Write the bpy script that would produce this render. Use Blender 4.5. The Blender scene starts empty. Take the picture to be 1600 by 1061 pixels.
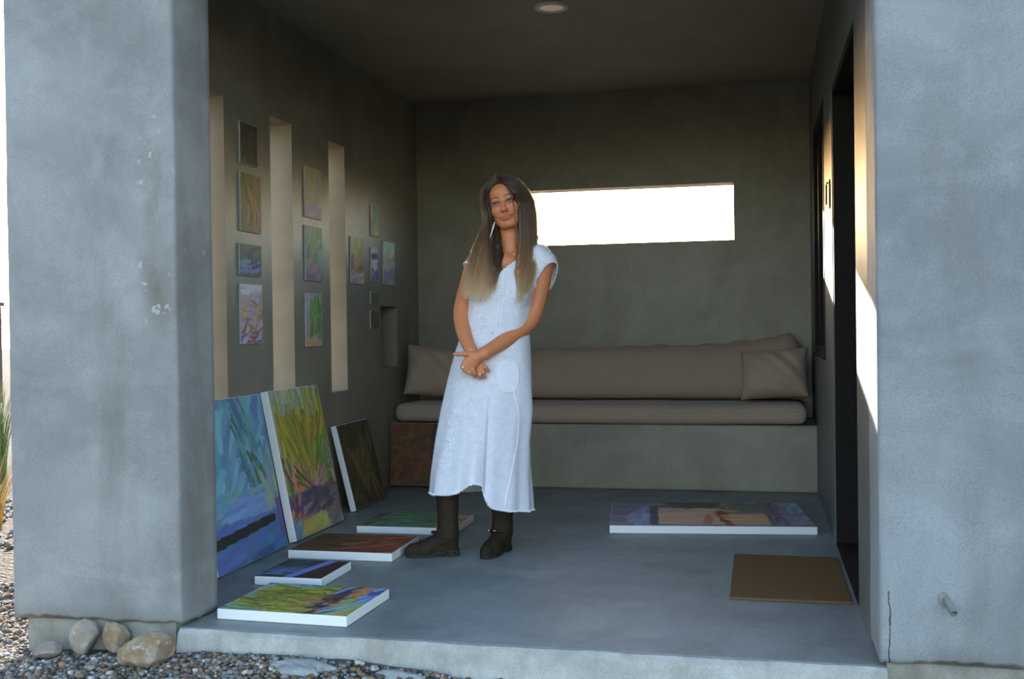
import bpy, bmesh, math, random
import numpy as np
from mathutils import Vector, Matrix
random.seed(7); RNG = np.random.default_rng(11)
SC = bpy.context.scene
COL = SC.collection
def srgb(r, g, b):
    return tuple(((c/255)/12.92 if c/255 <= .04045 else ((c/255+.055)/1.055)**2.4) for c in (r, g, b))
# ---------------------------------------------------------------- camera
FPX, YAW, PITCH, ROLL, HC = 1660.5, -.228, -.0105, -.0134, 1.04
cy, sy = math.cos(YAW), math.sin(YAW); cp, sp = math.cos(PITCH), math.sin(PITCH); cr, sr = math.cos(ROLL), math.sin(ROLL)
_fw = np.array([sy, cy, 0]); _r = np.array([cy, -sy, 0]); _u = np.array([0, 0, 1.])
CF = _fw*cp + _u*sp; _u2 = _u*cp - _fw*sp
CR = _r*cr + _u2*sr; CU = _u2*cr - _r*sr
CO = np.array([0, 0, HC])
cam = bpy.data.cameras.new('camera'); camo = bpy.data.objects.new('camera', cam); COL.objects.link(camo)
M = Matrix.Identity(4)
for i in range(3):
    M[i][0] = CR[i]; M[i][1] = CU[i]; M[i][2] = -CF[i]; M[i][3] = CO[i]
camo.matrix_world = M
cam.sensor_fit = 'HORIZONTAL'; cam.sensor_width = 36; cam.lens = FPX/1600*36; cam.clip_start = .05; cam.clip_end = 500
SC.camera = camo
# ---------------------------------------------------------------- sky, sun, exposure
SUN_DIR = Vector((-.38, 1.0, .225)).normalized()          # towards the sun: low, behind the building and to its left
W = bpy.data.worlds.new('world'); SC.world = W; W.use_nodes = True
nt = W.node_tree; bg = nt.nodes['Background']
sky = nt.nodes.new('ShaderNodeTexSky'); sky.sky_type = 'NISHITA'; sky.sun_disc = False
sky.sun_elevation = math.asin(SUN_DIR.z); sky.sun_rotation = math.atan2(SUN_DIR.x, SUN_DIR.y)
sky.air_density = 1.0; sky.dust_density = 1.2; sky.ozone_density = 1.6
tin = nt.nodes.new('ShaderNodeMix'); tin.data_type = 'RGBA'; tin.blend_type = 'MULTIPLY'; tin.inputs[0].default_value = 1; tin.inputs[7].default_value = (1.05, .97, .96, 1)
nt.links.new(sky.outputs[0], tin.inputs[6]); nt.links.new(tin.outputs[2], bg.inputs[0]); bg.inputs[1].default_value = 1.0
sun = bpy.data.lights.new('sun', 'SUN'); sun.energy = 23.0; sun.angle = math.radians(.53); sun.color = (1.0, .94, .85)
so = bpy.data.objects.new('sun', sun); COL.objects.link(so); so.location = (-6, 16, 6)
so.rotation_euler = SUN_DIR.to_track_quat('Z', 'Y').to_euler()
SC.view_settings.view_transform = 'Standard'; SC.view_settings.look = 'None'
SC.view_settings.gamma = 1; SC.view_settings.use_curve_mapping = False
SC.view_settings.exposure = -0.05
SC.cycles.use_denoising = True
SC.cycles.max_bounces = 10; SC.cycles.diffuse_bounces = 6
# ---------------------------------------------------------------- helpers
def put(o, parent=None):
    COL.objects.link(o)
    if parent: o.parent = parent
    return o
def tag(o, label=None, cat=None, group=None, kind=None):
    if label: o['label'] = label
    if cat: o['category'] = cat
    if group: o['group'] = group
    if kind: o['kind'] = kind
    return o
def empty(name, loc, rz=0, label=None, cat=None, group=None):
    o = bpy.data.objects.new(name, None); o.location = loc; o.rotation_euler = (0, 0, rz); o.empty_display_size = .1
    put(o); return tag(o, label, cat, group)
def mobj(name, bm, mat, parent=None, smooth=False, kind=None, loc=None, rot=None):
    me = bpy.data.meshes.new(name); bm.normal_update(); bm.to_mesh(me); bm.free()
    if smooth: me.polygons.foreach_set('use_smooth', [True]*len(me.polygons))
    if mat: me.materials.append(mat)
    o = bpy.data.objects.new(name, me)
    if loc is not None: o.location = loc
    if rot is not None: o.rotation_euler = rot
    put(o, parent)
    if kind: o['kind'] = kind
    return o
def nobj(name, V, F, mat, parent=None, smooth=True, col=None, kind=None):
    me = bpy.data.meshes.new(name); V = np.asarray(V, np.float32); F = np.asarray(F, np.int32)
    me.vertices.add(len(V)); me.vertices.foreach_set('co', V.ravel())
    n = F.shape[1]; me.loops.add(F.size); me.loops.foreach_set('vertex_index', F.ravel())
    me.polygons.add(len(F)); me.polygons.foreach_set('loop_start', np.arange(0, F.size, n, dtype=np.int32))
    me.update(calc_edges=True); me.validate()
    me.polygons.foreach_set('use_smooth', [smooth]*len(me.polygons))
    if col is not None:
        a = me.color_attributes.new('paint', 'FLOAT_COLOR', 'POINT')
        c4 = np.ones((len(V), 4), np.float32); c4[:, :3] = col; a.data.foreach_set('color', c4.ravel())
    if mat: me.materials.append(mat)
    o = bpy.data.objects.new(name, me); put(o, parent)
    if kind: o['kind'] = kind
    return o
def bx(bm, x0, x1, y0, y1, z0, z1, bev=0, seg=2):
    t = bmesh.new(); bmesh.ops.create_cube(t, size=1)
    for v in t.verts: v.co = Vector(((x0+x1)/2+v.co.x*(x1-x0), (y0+y1)/2+v.co.y*(y1-y0), (z0+z1)/2+v.co.z*(z1-z0)))
    if bev: bmesh.ops.bevel(t, geom=t.edges[:], offset=bev, segments=seg, affect='EDGES', profile=.5)
    me = bpy.data.meshes.new('tmp'); t.to_mesh(me); t.free(); bm.from_mesh(me); bpy.data.meshes.remove(me); return bm
def box(*a, **k): return bx(bmesh.new(), *a, **k)
def tube(bm, pts, r, n=10, cap=True):
    pts = [Vector(p) for p in pts]; rs = r if isinstance(r, (list, tuple)) else [r]*len(pts); rings = []
    for i, p in enumerate(pts):
        d = (pts[min(i+1, len(pts)-1)]-pts[max(i-1, 0)]).normalized()
        a = d.cross(Vector((0, 0, 1)) if abs(d.z) < .9 else Vector((1, 0, 0))).normalized(); b = d.cross(a)
        rings.append([bm.verts.new(p+(a*math.cos(6.28319*k/n)+b*math.sin(6.28319*k/n))*rs[i]) for k in range(n)])
    for A, B in zip(rings, rings[1:]):
        for k in range(n): bm.faces.new((A[k], A[(k+1) % n], B[(k+1) % n], B[k]))
    if cap: bm.faces.new(rings[0][::-1]); bm.faces.new(rings[-1])
    return bm
def lathe(bm, prof, n=32, c=(0, 0, 0)):
    rings = [[bm.verts.new((c[0]+r*math.cos(6.28319*k/n), c[1]+r*math.sin(6.28319*k/n), c[2]+z)) for k in range(n)] for r, z in prof]
    for A, B in zip(rings, rings[1:]):
        for k in range(n): bm.faces.new((A[k], A[(k+1) % n], B[(k+1) % n], B[k]))
    return bm
# ---------------------------------------------------------------- materials
class N:
    def __init__(s, name):
        s.m = bpy.data.materials.new(name); s.m.use_nodes = True; s.t = s.m.node_tree; s.p = s.t.nodes['Principled BSDF']
        s.co = s.t.nodes.new('ShaderNodeTexCoord')
    def n(s, typ, **k):
        x = s.t.nodes.new('ShaderNode'+typ)
        for a, v in k.items(): setattr(x, a, v)
        return x
    def l(s, a, b): s.t.links.new(a, b)
    def mp(s, scale=(1, 1, 1), rot=(0, 0, 0), loc=(0, 0, 0), src='Object'):
        x = s.n('Mapping'); x.inputs['Scale'].default_value = scale; x.inputs['Rotation'].default_value = rot; x.inputs['Location'].default_value = loc
        s.l(s.co.outputs[src], x.inputs[0]); return x.outputs[0]
    def noise(s, vec, sc, det=4, rough=.55, dist=0):
        x = s.n('TexNoise'); x.inputs['Scale'].default_value = sc; x.inputs['Detail'].default_value = det
        x.inputs['Roughness'].default_value = rough; x.inputs['Distortion'].default_value = dist; s.l(vec, x.inputs['Vector']); return x.outputs[0]
    def ramp(s, fac, stops, interp='LINEAR'):
        x = s.n('ValToRGB'); e = x.color_ramp.elements; x.color_ramp.interpolation = interp
        while len(e) < len(stops): e.new(.5)
        for q, (p, c) in zip(e, stops):
            q.position = p; q.color = (*c, 1) if isinstance(c, (tuple, list)) else (c, c, c, 1)
        s.l(fac, x.inputs[0]); return x.outputs[0]
    def mix(s, fac, a, b, mode='MIX'):
        x = s.n('Mix', data_type='RGBA', blend_type=mode)
        for sock, v in ((x.inputs[0], fac), (x.inputs[6], a), (x.inputs[7], b)):
            if isinstance(v, bpy.types.NodeSocket): s.l(v, sock)
            elif isinstance(v, (tuple, list)): sock.default_value = (*v, 1)
            else: sock.default_value = v
        return x.outputs[2]
    def math(s, op, a, b=0):
        x = s.n('Math', operation=op)
        for sock, v in ((x.inputs[0], a), (x.inputs[1], b)):
            if isinstance(v, bpy.types.NodeSocket): s.l(v, sock)
            else: sock.default_value = v
        return x.outputs[0]
    def bump(s, h, st=.3, d=.01):
        x = s.n('Bump'); x.inputs['Strength'].default_value = st; x.inputs['Distance'].default_value = d
        s.l(h, x.inputs['Height']); s.l(x.outputs[0], s.p.inputs['Normal'])
    def base(s, c, rough=.6, spec=.5, metal=0):
        if isinstance(c, bpy.types.NodeSocket): s.l(c, s.p.inputs['Base Color'])
        else: s.p.inputs['Base Color'].default_value = (*c, 1)
        if isinstance(rough, bpy.types.NodeSocket): s.l(rough, s.p.inputs['Roughness'])
        else: s.p.inputs['Roughness'].default_value = rough
        s.p.inputs['Specular IOR Level'].default_value = spec; s.p.inputs['Metallic'].default_value = metal; return s.m
def plain(name, c, rough=.6, spec=.5, metal=0, var=.12, sc=30):
    m = N(name); f = m.noise(m.mp(), sc, 4)
    d = tuple(x*(1-var) for x in c); e = tuple(min(1, x*(1+var)) for x in c)
    return m.base(m.ramp(f, [(.3, d), (.7, e)]), rough, spec, metal)
def plaster(name, a, b, stain, rough=.5, spec=.4, sc=1.0, stain_amt=.5, crack=None, pale=.35, streak=None):
    m = N(name); v = m.mp()
    big = m.noise(v, 1.6*sc, 5, .6, .6); mid = m.noise(v, 6*sc, 5, .6, .3); fine = m.noise(v, 260, 2, .6)
    c = m.mix(m.ramp(big, [(.35, 0.), (.66, 1.)]), a, b)
    c = m.mix(m.math('MULTIPLY', m.ramp(mid, [(.5, 0.), (.75, 1.)]), pale), c, tuple(min(1, x*1.25) for x in b))
    sv = m.mp(scale=(1.9, 1.9, .45), loc=(3.1, 1.7, .2))
    st = m.ramp(m.noise(sv, 1.5*sc, 5, .6, .4), [(.52, 0.), (.78, 1.)])
    c = m.mix(m.math('MULTIPLY', st, stain_amt), c, stain)
    arc = m.n('TexWave', wave_type='BANDS', bands_direction='Z'); arc.inputs['Scale'].default_value = .55; arc.inputs['Distortion'].default_value = 9; arc.inputs['Detail'].default_value = 3; arc.inputs['Detail Scale'].default_value = 1.1
    m.l(v, arc.inputs['Vector'])
    c = m.mix(m.math('MULTIPLY', m.ramp(arc.outputs[1], [(.965, 0.), (.99, 1.)]), .07), c, tuple(x*1.5 for x in b))
    c = m.mix(m.math('MULTIPLY', m.ramp(fine, [(.36, 1.), (.56, 0.)]), .30), c, tuple(x*.45 for x in a))
    if streak:      # damp brown run below a chipped patch near the pillar's right edge
        x = m.n('SeparateXYZ'); m.l(v, x.inputs[0])
        dx = m.math('ABSOLUTE', m.math('SUBTRACT', m.math('ADD', x.outputs[0], m.math('MULTIPLY', m.math('SUBTRACT', m.noise(v, 5, 3), .5), .10)), streak[0]))
        gx = m.ramp(m.math('MULTIPLY', dx, 1/streak[1]), [(0., 1.), (1., 0.)], 'EASE'); z1 = m.ramp(m.math('SUBTRACT', x.outputs[2], streak[2]), [(0., 0.), (.25, 1.)]); z2 = m.ramp(m.math('SUBTRACT', streak[3], x.outputs[2]), [(0., 0.), (.2, 1.)])
        k_ = m.math('MULTIPLY', m.math('MULTIPLY', gx, m.math('MULTIPLY', z1, z2)), m.ramp(m.noise(m.mp(scale=(1, 1, .35)), 7, 4, .6), [(.34, 0.), (.62, 1.)]))
        c = m.mix(m.math('MULTIPLY', k_, .75), c, stain)
        chip = m.ramp(m.noise(v, 24, 2, .5), [(.66, 0.), (.69, 1.)]); c = m.mix(m.math('MULTIPLY', m.math('MULTIPLY', chip, gx), m.math('MULTIPLY', z1, z2)), c, tuple(x_*1.35 for x_ in b))
    if crack:
        c = m.mix(m.math('MULTIPLY', crack(m), .85), c, (.02, .02, .02))
    h = m.math('ADD', m.math('MULTIPLY', big, 1.2), m.math('ADD', m.math('MULTIPLY', mid, .5), m.math('MULTIPLY', fine, .12)))
    m.bump(h, .35, .012)
    return m.base(c, rough, spec)
PL_A, PL_B, PL_S = (.205, .21, .21), (.305, .315, .315), (.135, .11, .075)
MAT_FACADE = plaster('facade_plaster', (.215, .213, .20), (.335, .333, .318), PL_S, .7, .25, stain_amt=.6, streak=(-2.664+.60, .10, .95, 1.88))
MAT_INNER = plaster('troweled_plaster_warmed', (.20, .175, .125), (.285, .255, .195), (.18, .145, .09), .42, .5, stain_amt=.5, pale=.25)  # grey plaster warmed and lifted in colour to imitate glare over the dim interior
MAT_RIGHT = plaster('right_wall_plaster_shaded', (.105, .108, .10), (.155, .158, .148), (.10, .085, .065), .5, .3, stain_amt=.5, pale=.25)  # same plaster as the facade, darkened to put shade into its colour
MAT_FLOOR = plaster('floor_concrete', (.18, .202, .19), (.27, .295, .28), (.15, .145, .115), .5, .4, 1.6, .6)
MAT_EDGE = plaster('raw_concrete', (.34, .325, .28), (.47, .45, .40), (.22, .195, .15), .8, .2, 4, .6)
MAT_STEM = plaster('stem_wall_concrete', (.22, .21, .17), (.32, .30, .25), (.18, .16, .11), .85, .15, 5, .6)
MAT_DARKMETAL = plain('dark_bronze', (.012, .0095, .0065), .7, .2)
MAT_DOOR = plain('dark_stained_wood', (.014, .011, .007), .7, .2, sc=8)
g = N('window_glass'); MAT_GLASS = g.base((.006, .007, .007), .03, .6)
def linen(name, c, sc=900):
    m = N(name); v = m.mp()
    w1 = m.noise(m.mp(scale=(1, 1, .15)), sc, 2); w2 = m.noise(v, 6, 4)
    cc = m.mix(m.ramp(w1, [(.3, 0.), (.7, 1.)]), tuple(x*.82 for x in c), tuple(min(1, x*1.12) for x in c))
    cc = m.mix(m.math('MULTIPLY', w2, .25), cc, tuple(x*.75 for x in c)); m.bump(w1, .25, .002)
    m.p.inputs['Sheen Weight'].default_value = .15
    return m.base(cc, .9, .15)
MAT_LINEN = linen('oatmeal_linen', (.385, .285, .215))
MAT_CANVAS = plain('primed_canvas', (.74, .73, .71), .8, .2, var=.06, sc=300)
pm = N('oil_paint'); at = pm.n('Attribute', attribute_name='paint'); v = pm.mp()
pm.bump(pm.noise(pm.mp(scale=(1, .4, 1)), 160, 3), .35, .003); MAT_PAINT = pm.base(at.outputs['Color'], .5, .35)
mm = N('coir'); f = mm.noise(mm.mp(), 420, 3, .7); MAT_COIR = mm.base(mm.ramp(f, [(.3, (.135, .075, .032)), (.7, (.30, .175, .08))]), .95, .1); mm.bump(f, .8, .006)
# ================================================================ SETTING
F0, T0 = 3.356, .272                     # front face of the pillars, their thickness
XR, XL, XLI, XPL = .346, -1.983, -2.41, -2.664
YB, CZ, GZ = 7.39, 2.676, -.12
def struct(name, bm, mat, smooth=False): return mobj(name, bm, mat, kind='structure', smooth=smooth)
# ground -----------------------------------------------------------
gm = N('gravel_bed'); v = gm.mp(); vo = gm.n('TexVoronoi'); vo.inputs['Scale'].default_value = 42; gm.l(v, vo.inputs['Vector'])
gc = gm.mix(gm.noise(v, 30, 2), (.07, .06, .047), (.17, .15, .125)); gc = gm.mix(.35, gc, vo.outputs['Color'], 'MULTIPLY')
gm.bump(vo.outputs['Distance'], .9, .02); MAT_GROUND = gm.base(gc, .95, .1)
def gz(x, y):
    return GZ + .010*math.sin(2.3*x+1)*math.cos(1.9*y) + (.068*math.exp(-((y-F0)/.35)**2)*math.exp(-((x+1.5)/.68)**2) if y < F0+.3 else 0) - .03*max(0, min(1, (x+.6)/.8)) - .03*max(0, min(1, (-2.5-x)/.3))
bm = bmesh.new(); nx_, ny_ = 70, 60
gxs = np.concatenate([np.linspace(-60, -6, 14), np.linspace(-5.6, 4, 60), np.linspace(5, 60, 14)]); gys = np.concatenate([np.linspace(-40, .5, 14), np.linspace(1, 8, 56), np.linspace(9, 90, 16)])
VG = [[bm.verts.new((x, y, gz(x, y))) for x in gxs] for y in gys]
for j in range(len(gys)-1):
    for i in range(len(gxs)-1): bm.faces.new((VG[j][i], VG[j][i+1], VG[j+1][i+1], VG[j+1][i]))
ground = struct('ground', bm, MAT_GROUND, True)
# slab and stem walls ------------------------------------------------
struct('floor', box(XLI-.02, 3.2, F0+.03, 8.0, -.30, 0), MAT_FLOOR)
bm = bmesh.new(); n = 120; xs = np.linspace(XL-.008, XR+.02, n); rr = random.Random(3)
P0 = []
for x in xs:
    w = .004*math.sin(x*9)+.003*math.sin(x*23+1)
    P0.append([bm.verts.new(q) for q in ((x, F0+.032, -.001), (x, F0+.004+w, .001+rr.uniform(-.001, .001)), (x, F0-.012+w+rr.uniform(-.001, .001), -.012), (x, F0-.022+w*2+rr.uniform(-.0012, .0012), -.06+rr.uniform(-.002, .002)), (x, F0-.034+w*3+rr.uniform(-.003, .003), -.10+rr.uniform(-.004, .004)), (x, F0-.03, -.3), (x, F0+.032, -.3))])
for A, B in zip(P0, P0[1:]):
    for k in range(7): bm.faces.new((A[k], A[(k+1) % 7], B[(k+1) % 7], B[k]))
bm.faces.new(P0[0]); bm.faces.new(P0[-1][::-1])
struct('trim_1', bm, MAT_EDGE)
bm = box(XPL+.05, XL-.031, F0+.018, F0+T0, -.32, .03); bx(bm, XPL+.05, XLI-.021, F0+T0, 7.7, -.32, .03); struct('foundation', bm, MAT_STEM)
struct('foundation', box(XR+.021, 3.2, F0+.014, F0+.3, -.32, .035), MAT_STEM)
# pillars: hand-troweled outline carried up, ragged bottom lip ------------
def plaster_column(name, x0, x1, y0, y1, zb, zt, mat, seed, rag=.005, slope=0):
    r_ = random.Random(seed); rad = .014; out = []
    nxs = max(4, int((x1-x0)/.018)); nys = max(3, int((y1-y0)/.03))
    for i in range(nxs+1): out.append((x0+rad+(x1-x0-2*rad)*i/nxs, y0))
    for k in (1, 2): a = -math.pi/2+k*math.pi/6; out.append((x1-rad+rad*math.cos(a), y0+rad+rad*math.sin(a)))
    for i in range(nys+1): out.append((x1, y0+rad+(y1-y0-2*rad)*i/nys))
    for i in range(nxs+1): out.append((x1-rad-(x1-x0-2*rad)*i/nxs, y1))
    for i in range(nys+1): out.append((x0, y1-rad-(y1-y0-2*rad)*i/nys))
    for k in (1, 2): a = math.pi+k*math.pi/6; out.append((x0+rad+rad*math.cos(a), y0+rad+rad*math.sin(a)))
    m_ = len(out); zs = [zb, zb+.012]+list(np.linspace(zb+.06, zt, 46)); rings = []
    bm = bmesh.new(); walk = 0; lip = []
    for i in range(m_):
        walk = walk*.8+r_.uniform(-1, 1)*rag; lip.append(walk+(r_.uniform(-.008, .004) if r_.random() < .12 else 0))
    for j, z in enumerate(zs):
        R_ = []
        for i, (x, y) in enumerate(out):
            wob = .0025*math.sin(z*7.3+x*4.1+seed)+.0018*math.sin(z*17+y*9+x*3)
            dz = lip[i]+slope*(x-x0) if j == 0 else (lip[i]*.4+slope*(x-x0) if j == 1 else 0)
            ins = .006 if j == 0 else 0
            R_.append(bm.verts.new((x+(wob if y0+.02 < y < y1-.02 else 0), y+(wob if y < y0+.005 else 0)+(ins if y < y0+.005 else 0), z+dz)))
        rings.append(R_)
    for A, B in zip(rings, rings[1:]):
        for k in range(m_): bm.faces.new((A[k], A[(k+1) % m_], B[(k+1) % m_], B[k]))
    bm.faces.new(rings[0][::-1]); bm.faces.new(rings[-1])
    return struct(name, bm, mat, True)
def crack(m):
    x = m.n('SeparateXYZ'); m.l(m.co.outputs['Object'], x.inputs[0])
    wob = m.math('MULTIPLY', m.math('SUBTRACT', m.noise(m.mp(), 14, 4), .5), .03)
    d = m.math('ABSOLUTE', m.math('SUBTRACT', m.math('ADD', x.outputs[0], wob), XR+.028))
    near = m.math('LESS_THAN', d, .0022); low = m.math('LESS_THAN', x.outputs[2], .235); fr = m.math('LESS_THAN', x.outputs[1], F0+.03)
    return m.math('MULTIPLY', near, m.math('MULTIPLY', low, fr))
MAT_FACADE_R = plaster('facade_plaster_cracked', PL_A, PL_B, PL_S, .7, .25, crack=crack)
plaster_column('wall_front_left', XPL, XL, F0, F0+T0, .018, 3.05, MAT_FACADE, 4)
plaster_column('wall_front_right', XR, 3.2, F0, F0+.28, .022, 3.05, MAT_FACADE_R, 9, slope=.01)
struct('wall_front_top', box(XL-.001, XR+.001, F0+.002, F0+T0-.002, 2.46, 3.04), MAT_FACADE)
# left wall with three tall slits --------------------------------------
SL = [(4.27, 4.52), (5.00, 5.258), (5.755, 6.0)]; SZ0, SZ1 = .682, 2.14
bm = bmesh.new(); y = F0+T0
for a, b in SL+[(None, None)]:
    bx(bm, XPL, XLI, y, a if a else 6.585, 0, CZ)
    if a: bx(bm, XPL, XLI, a, b, 0, SZ0); bx(bm, XPL, XLI, a, b, SZ1, CZ); y = b
NY0, NY1, NZ0, NZ1 = 6.585, 6.91, .79, 1.197                  # shallow niche near the back corner
bx(bm, XPL, XLI, NY0, NY1, 0, NZ0); bx(bm, XPL, XLI, NY0, NY1, NZ1, CZ); bx(bm, XPL, XLI-.13, NY0, NY1, NZ0, NZ1); bx(bm, XPL, XLI, NY1, YB+.25, 0, CZ)
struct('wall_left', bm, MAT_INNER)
# back wall with the wide window slot ---------------------------------
WX0, WX1, WZ0, WZ1, TB = -1.913, -.155, 1.623, 2.013, .16
bm = box(XLI, WX0, YB, YB+TB, 0, CZ); bx(bm, WX1, 3.2, YB, YB+TB, 0, CZ); bx(bm, WX0, WX1, YB, YB+TB, 0, WZ0); bx(bm, WX0, WX1, YB, YB+TB, WZ1, CZ)
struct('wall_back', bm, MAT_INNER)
# right wall: door opening, then a tall dark window -------------------
DY0, DY1, DZ = 4.04, 5.256, 2.147; VY0, VY1, VZ0, VZ1, TR = 5.87, 6.86, .87, 2.23, .26
bm = box(XR, XR+TR, F0+.27, DY0, 0, CZ); bx(bm, XR, XR+TR, DY0, DY1, DZ, CZ); bx(bm, XR, XR+TR, DY1, VY0, 0, CZ)
bx(bm, XR, XR+TR, VY0, VY1, 0, VZ0); bx(bm, XR, XR+TR, VY0, VY1, VZ1, CZ); bx(bm, XR, XR+TR, VY1, YB+.01, 0, CZ)
bmesh.ops.bevel(bm, geom=[e for e in bm.edges if all(abs(v.co.x-XR) < 1e-5 for v in e.verts) and abs(e.verts[0].co.z-e.verts[1].co.z) > .3 and abs(e.verts[0].co.y-DY1) < .01], offset=.006, segments=2, affect='EDGES')
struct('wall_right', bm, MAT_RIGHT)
struct('ceiling', box(XPL, 3.2, F0+.01, YB+.3, CZ, 3.03), plaster('ceiling_plaster_lifted', (.30, .26, .19), (.38, .33, .25), (.27, .22, .15), .6, .3, stain_amt=.4, pale=.2))  # plaster browned and lightened so its colour carries the glare over the ceiling
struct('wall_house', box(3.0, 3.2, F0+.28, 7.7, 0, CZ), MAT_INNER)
# door: dark lining, leaf, threshold, lever
d1 = empty('door_1', (XR, (DY0+DY1)/2, 0)); d1['kind'] = 'structure'
hw = (DY1-DY0)/2
bm = box(.004, TR, -hw, -hw+.03, 0, DZ-.03); bx(bm, .004, TR, hw-.03, hw, 0, DZ-.03); bx(bm, .004, TR, -hw, hw, DZ-.03, DZ)
mobj('door_frame', bm, MAT_DARKMETAL, d1)
mobj('threshold', box(.002, TR, -hw+.03, hw-.03, -.02, .008), MAT_DARKMETAL, d1)
leaf = mobj('door_leaf', box(.15, .195, -hw+.032, hw-.032, .012, DZ-.034, bev=.003), MAT_DOOR, d1)
for k in range(4):
    zz = .12+k*.5; mobj('door_panel', box(.142, .152, -hw+.13, hw-.13, zz, zz+.42, bev=.004), MAT_DOOR, d1)
bm = tube(bmesh.new(), [(.15, -hw+.09, 1.02), (.10, -hw+.09, 1.02), (.095, -hw+.11, 1.02), (.095, -hw+.22, 1.02)], .009); mobj('door_handle', bm, MAT_DARKMETAL, d1)
# latch plate on the plaster beside the door
bm = box(XR-.006, XR+.002, 5.36, 5.40, 1.60, 1.74, bev=.003); tube(bm, [(XR-.008, 5.38, 1.725), (XR-.016, 5.38, 1.725), (XR-.018, 5.38, 1.715), (XR-.018, 5.38, 1.62)], .004)
tag(mobj('wall_latch', bm, MAT_DARKMETAL), 'small dark metal latch on the narrow plaster strip beyond the door', 'latch')
# tall window in the right wall
w1 = empty('window_1', (XR, (VY0+VY1)/2, VZ0)); w1['kind'] = 'structure'; hv = (VY1-VY0)/2; hz = VZ1-VZ0
bm = bmesh.new()
for a, b, c, d in ((-hv, -hv+.05, 0, hz), (hv-.05, hv, 0, hz), (-hv+.05, hv-.05, 0, .05), (-hv+.05, hv-.05, hz-.06, hz), (-.025, .025, .05, hz-.06)): bx(bm, -.004, .12, a, b, c, d)
mobj('window_frame', bm, MAT_DARKMETAL, w1)
for a, b in ((-hv+.05, -.025), (.025, hv-.05)): mobj('window_pane', box(.012, .02, a, b, .05, hz-.06), MAT_GLASS, w1)
mobj('window_sill', box(-.012, .1, -hv-.01, hv+.01, -.02, 0, bev=.003), MAT_DARKMETAL, w1)
# plaster bench along the back wall ------------------------------------
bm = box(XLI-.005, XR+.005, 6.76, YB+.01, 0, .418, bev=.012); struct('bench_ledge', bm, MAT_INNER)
# recessed ceiling light
lm_ = N('lamp_lens'); lm_.p.inputs['Emission Color'].default_value = (1, .78, .5, 1); lm_.p.inputs['Emission Strength'].default_value = .13; LENS = lm_.base((.8, .72, .6), .45)  # faint glow added to brighten the lens; the lamp itself is unlit
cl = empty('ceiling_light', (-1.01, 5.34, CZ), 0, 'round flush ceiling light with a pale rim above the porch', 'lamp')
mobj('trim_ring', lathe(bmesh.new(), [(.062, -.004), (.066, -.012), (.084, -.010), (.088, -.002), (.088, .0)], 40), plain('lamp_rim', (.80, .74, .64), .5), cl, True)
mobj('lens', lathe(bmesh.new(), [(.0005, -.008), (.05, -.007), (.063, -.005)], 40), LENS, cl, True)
# pipe stub in the right pillar
pp = empty('drain_pipe', (.534, F0, .205), 0, 'short grey drain pipe stub poking from the right pillar', 'pipe')
MAT_PIPE = plain('weathered_pipe', (.16, .165, .16), .7, .3)
bm = bmesh.new(); n = 16; A = Vector((-.006, .02, .024)); B = Vector((.014, -.05, -.016)); dd = (B-A).normalized(); e1 = dd.cross(Vector((0, 0, 1))).normalized(); e2 = dd.cross(e1); rg = []
for p, r in ((A, .0105), (B, .0105), (B, .0082), (B-dd*.04, .0082)): rg.append([bm.verts.new(p+(e1*math.cos(6.2832*k/n)+e2*math.sin(6.2832*k/n))*r) for k in range(n)])
for a, b in zip(rg, rg[1:]):
    for k in range(n): bm.faces.new((a[k], a[(k+1) % n], b[(k+1) % n], b[k]))
bm.faces.new(rg[-1]); mobj('pipe', bm, MAT_PIPE, pp, True)
bm = bmesh.new(); n = 22; rg = []
for r, yy in ((.0115, .004), (.015, -.003), (.020, -.004), (.025, .004)): rg.append([bm.verts.new((-.006+r*.85*math.cos(6.2832*k/n)*(1+.08*math.sin(k*2.1)), yy, .014+r*1.05*math.sin(6.2832*k/n)*(1+.08*math.sin(k*1.3)))) for k in range(n)])
for a, b in zip(rg, rg[1:]):
    for k in range(n): bm.faces.new((a[k], a[(k+1) % n], b[(k+1) % n], b[k]))
mobj('mortar_collar', bm, MAT_STEM, pp, True)

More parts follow.
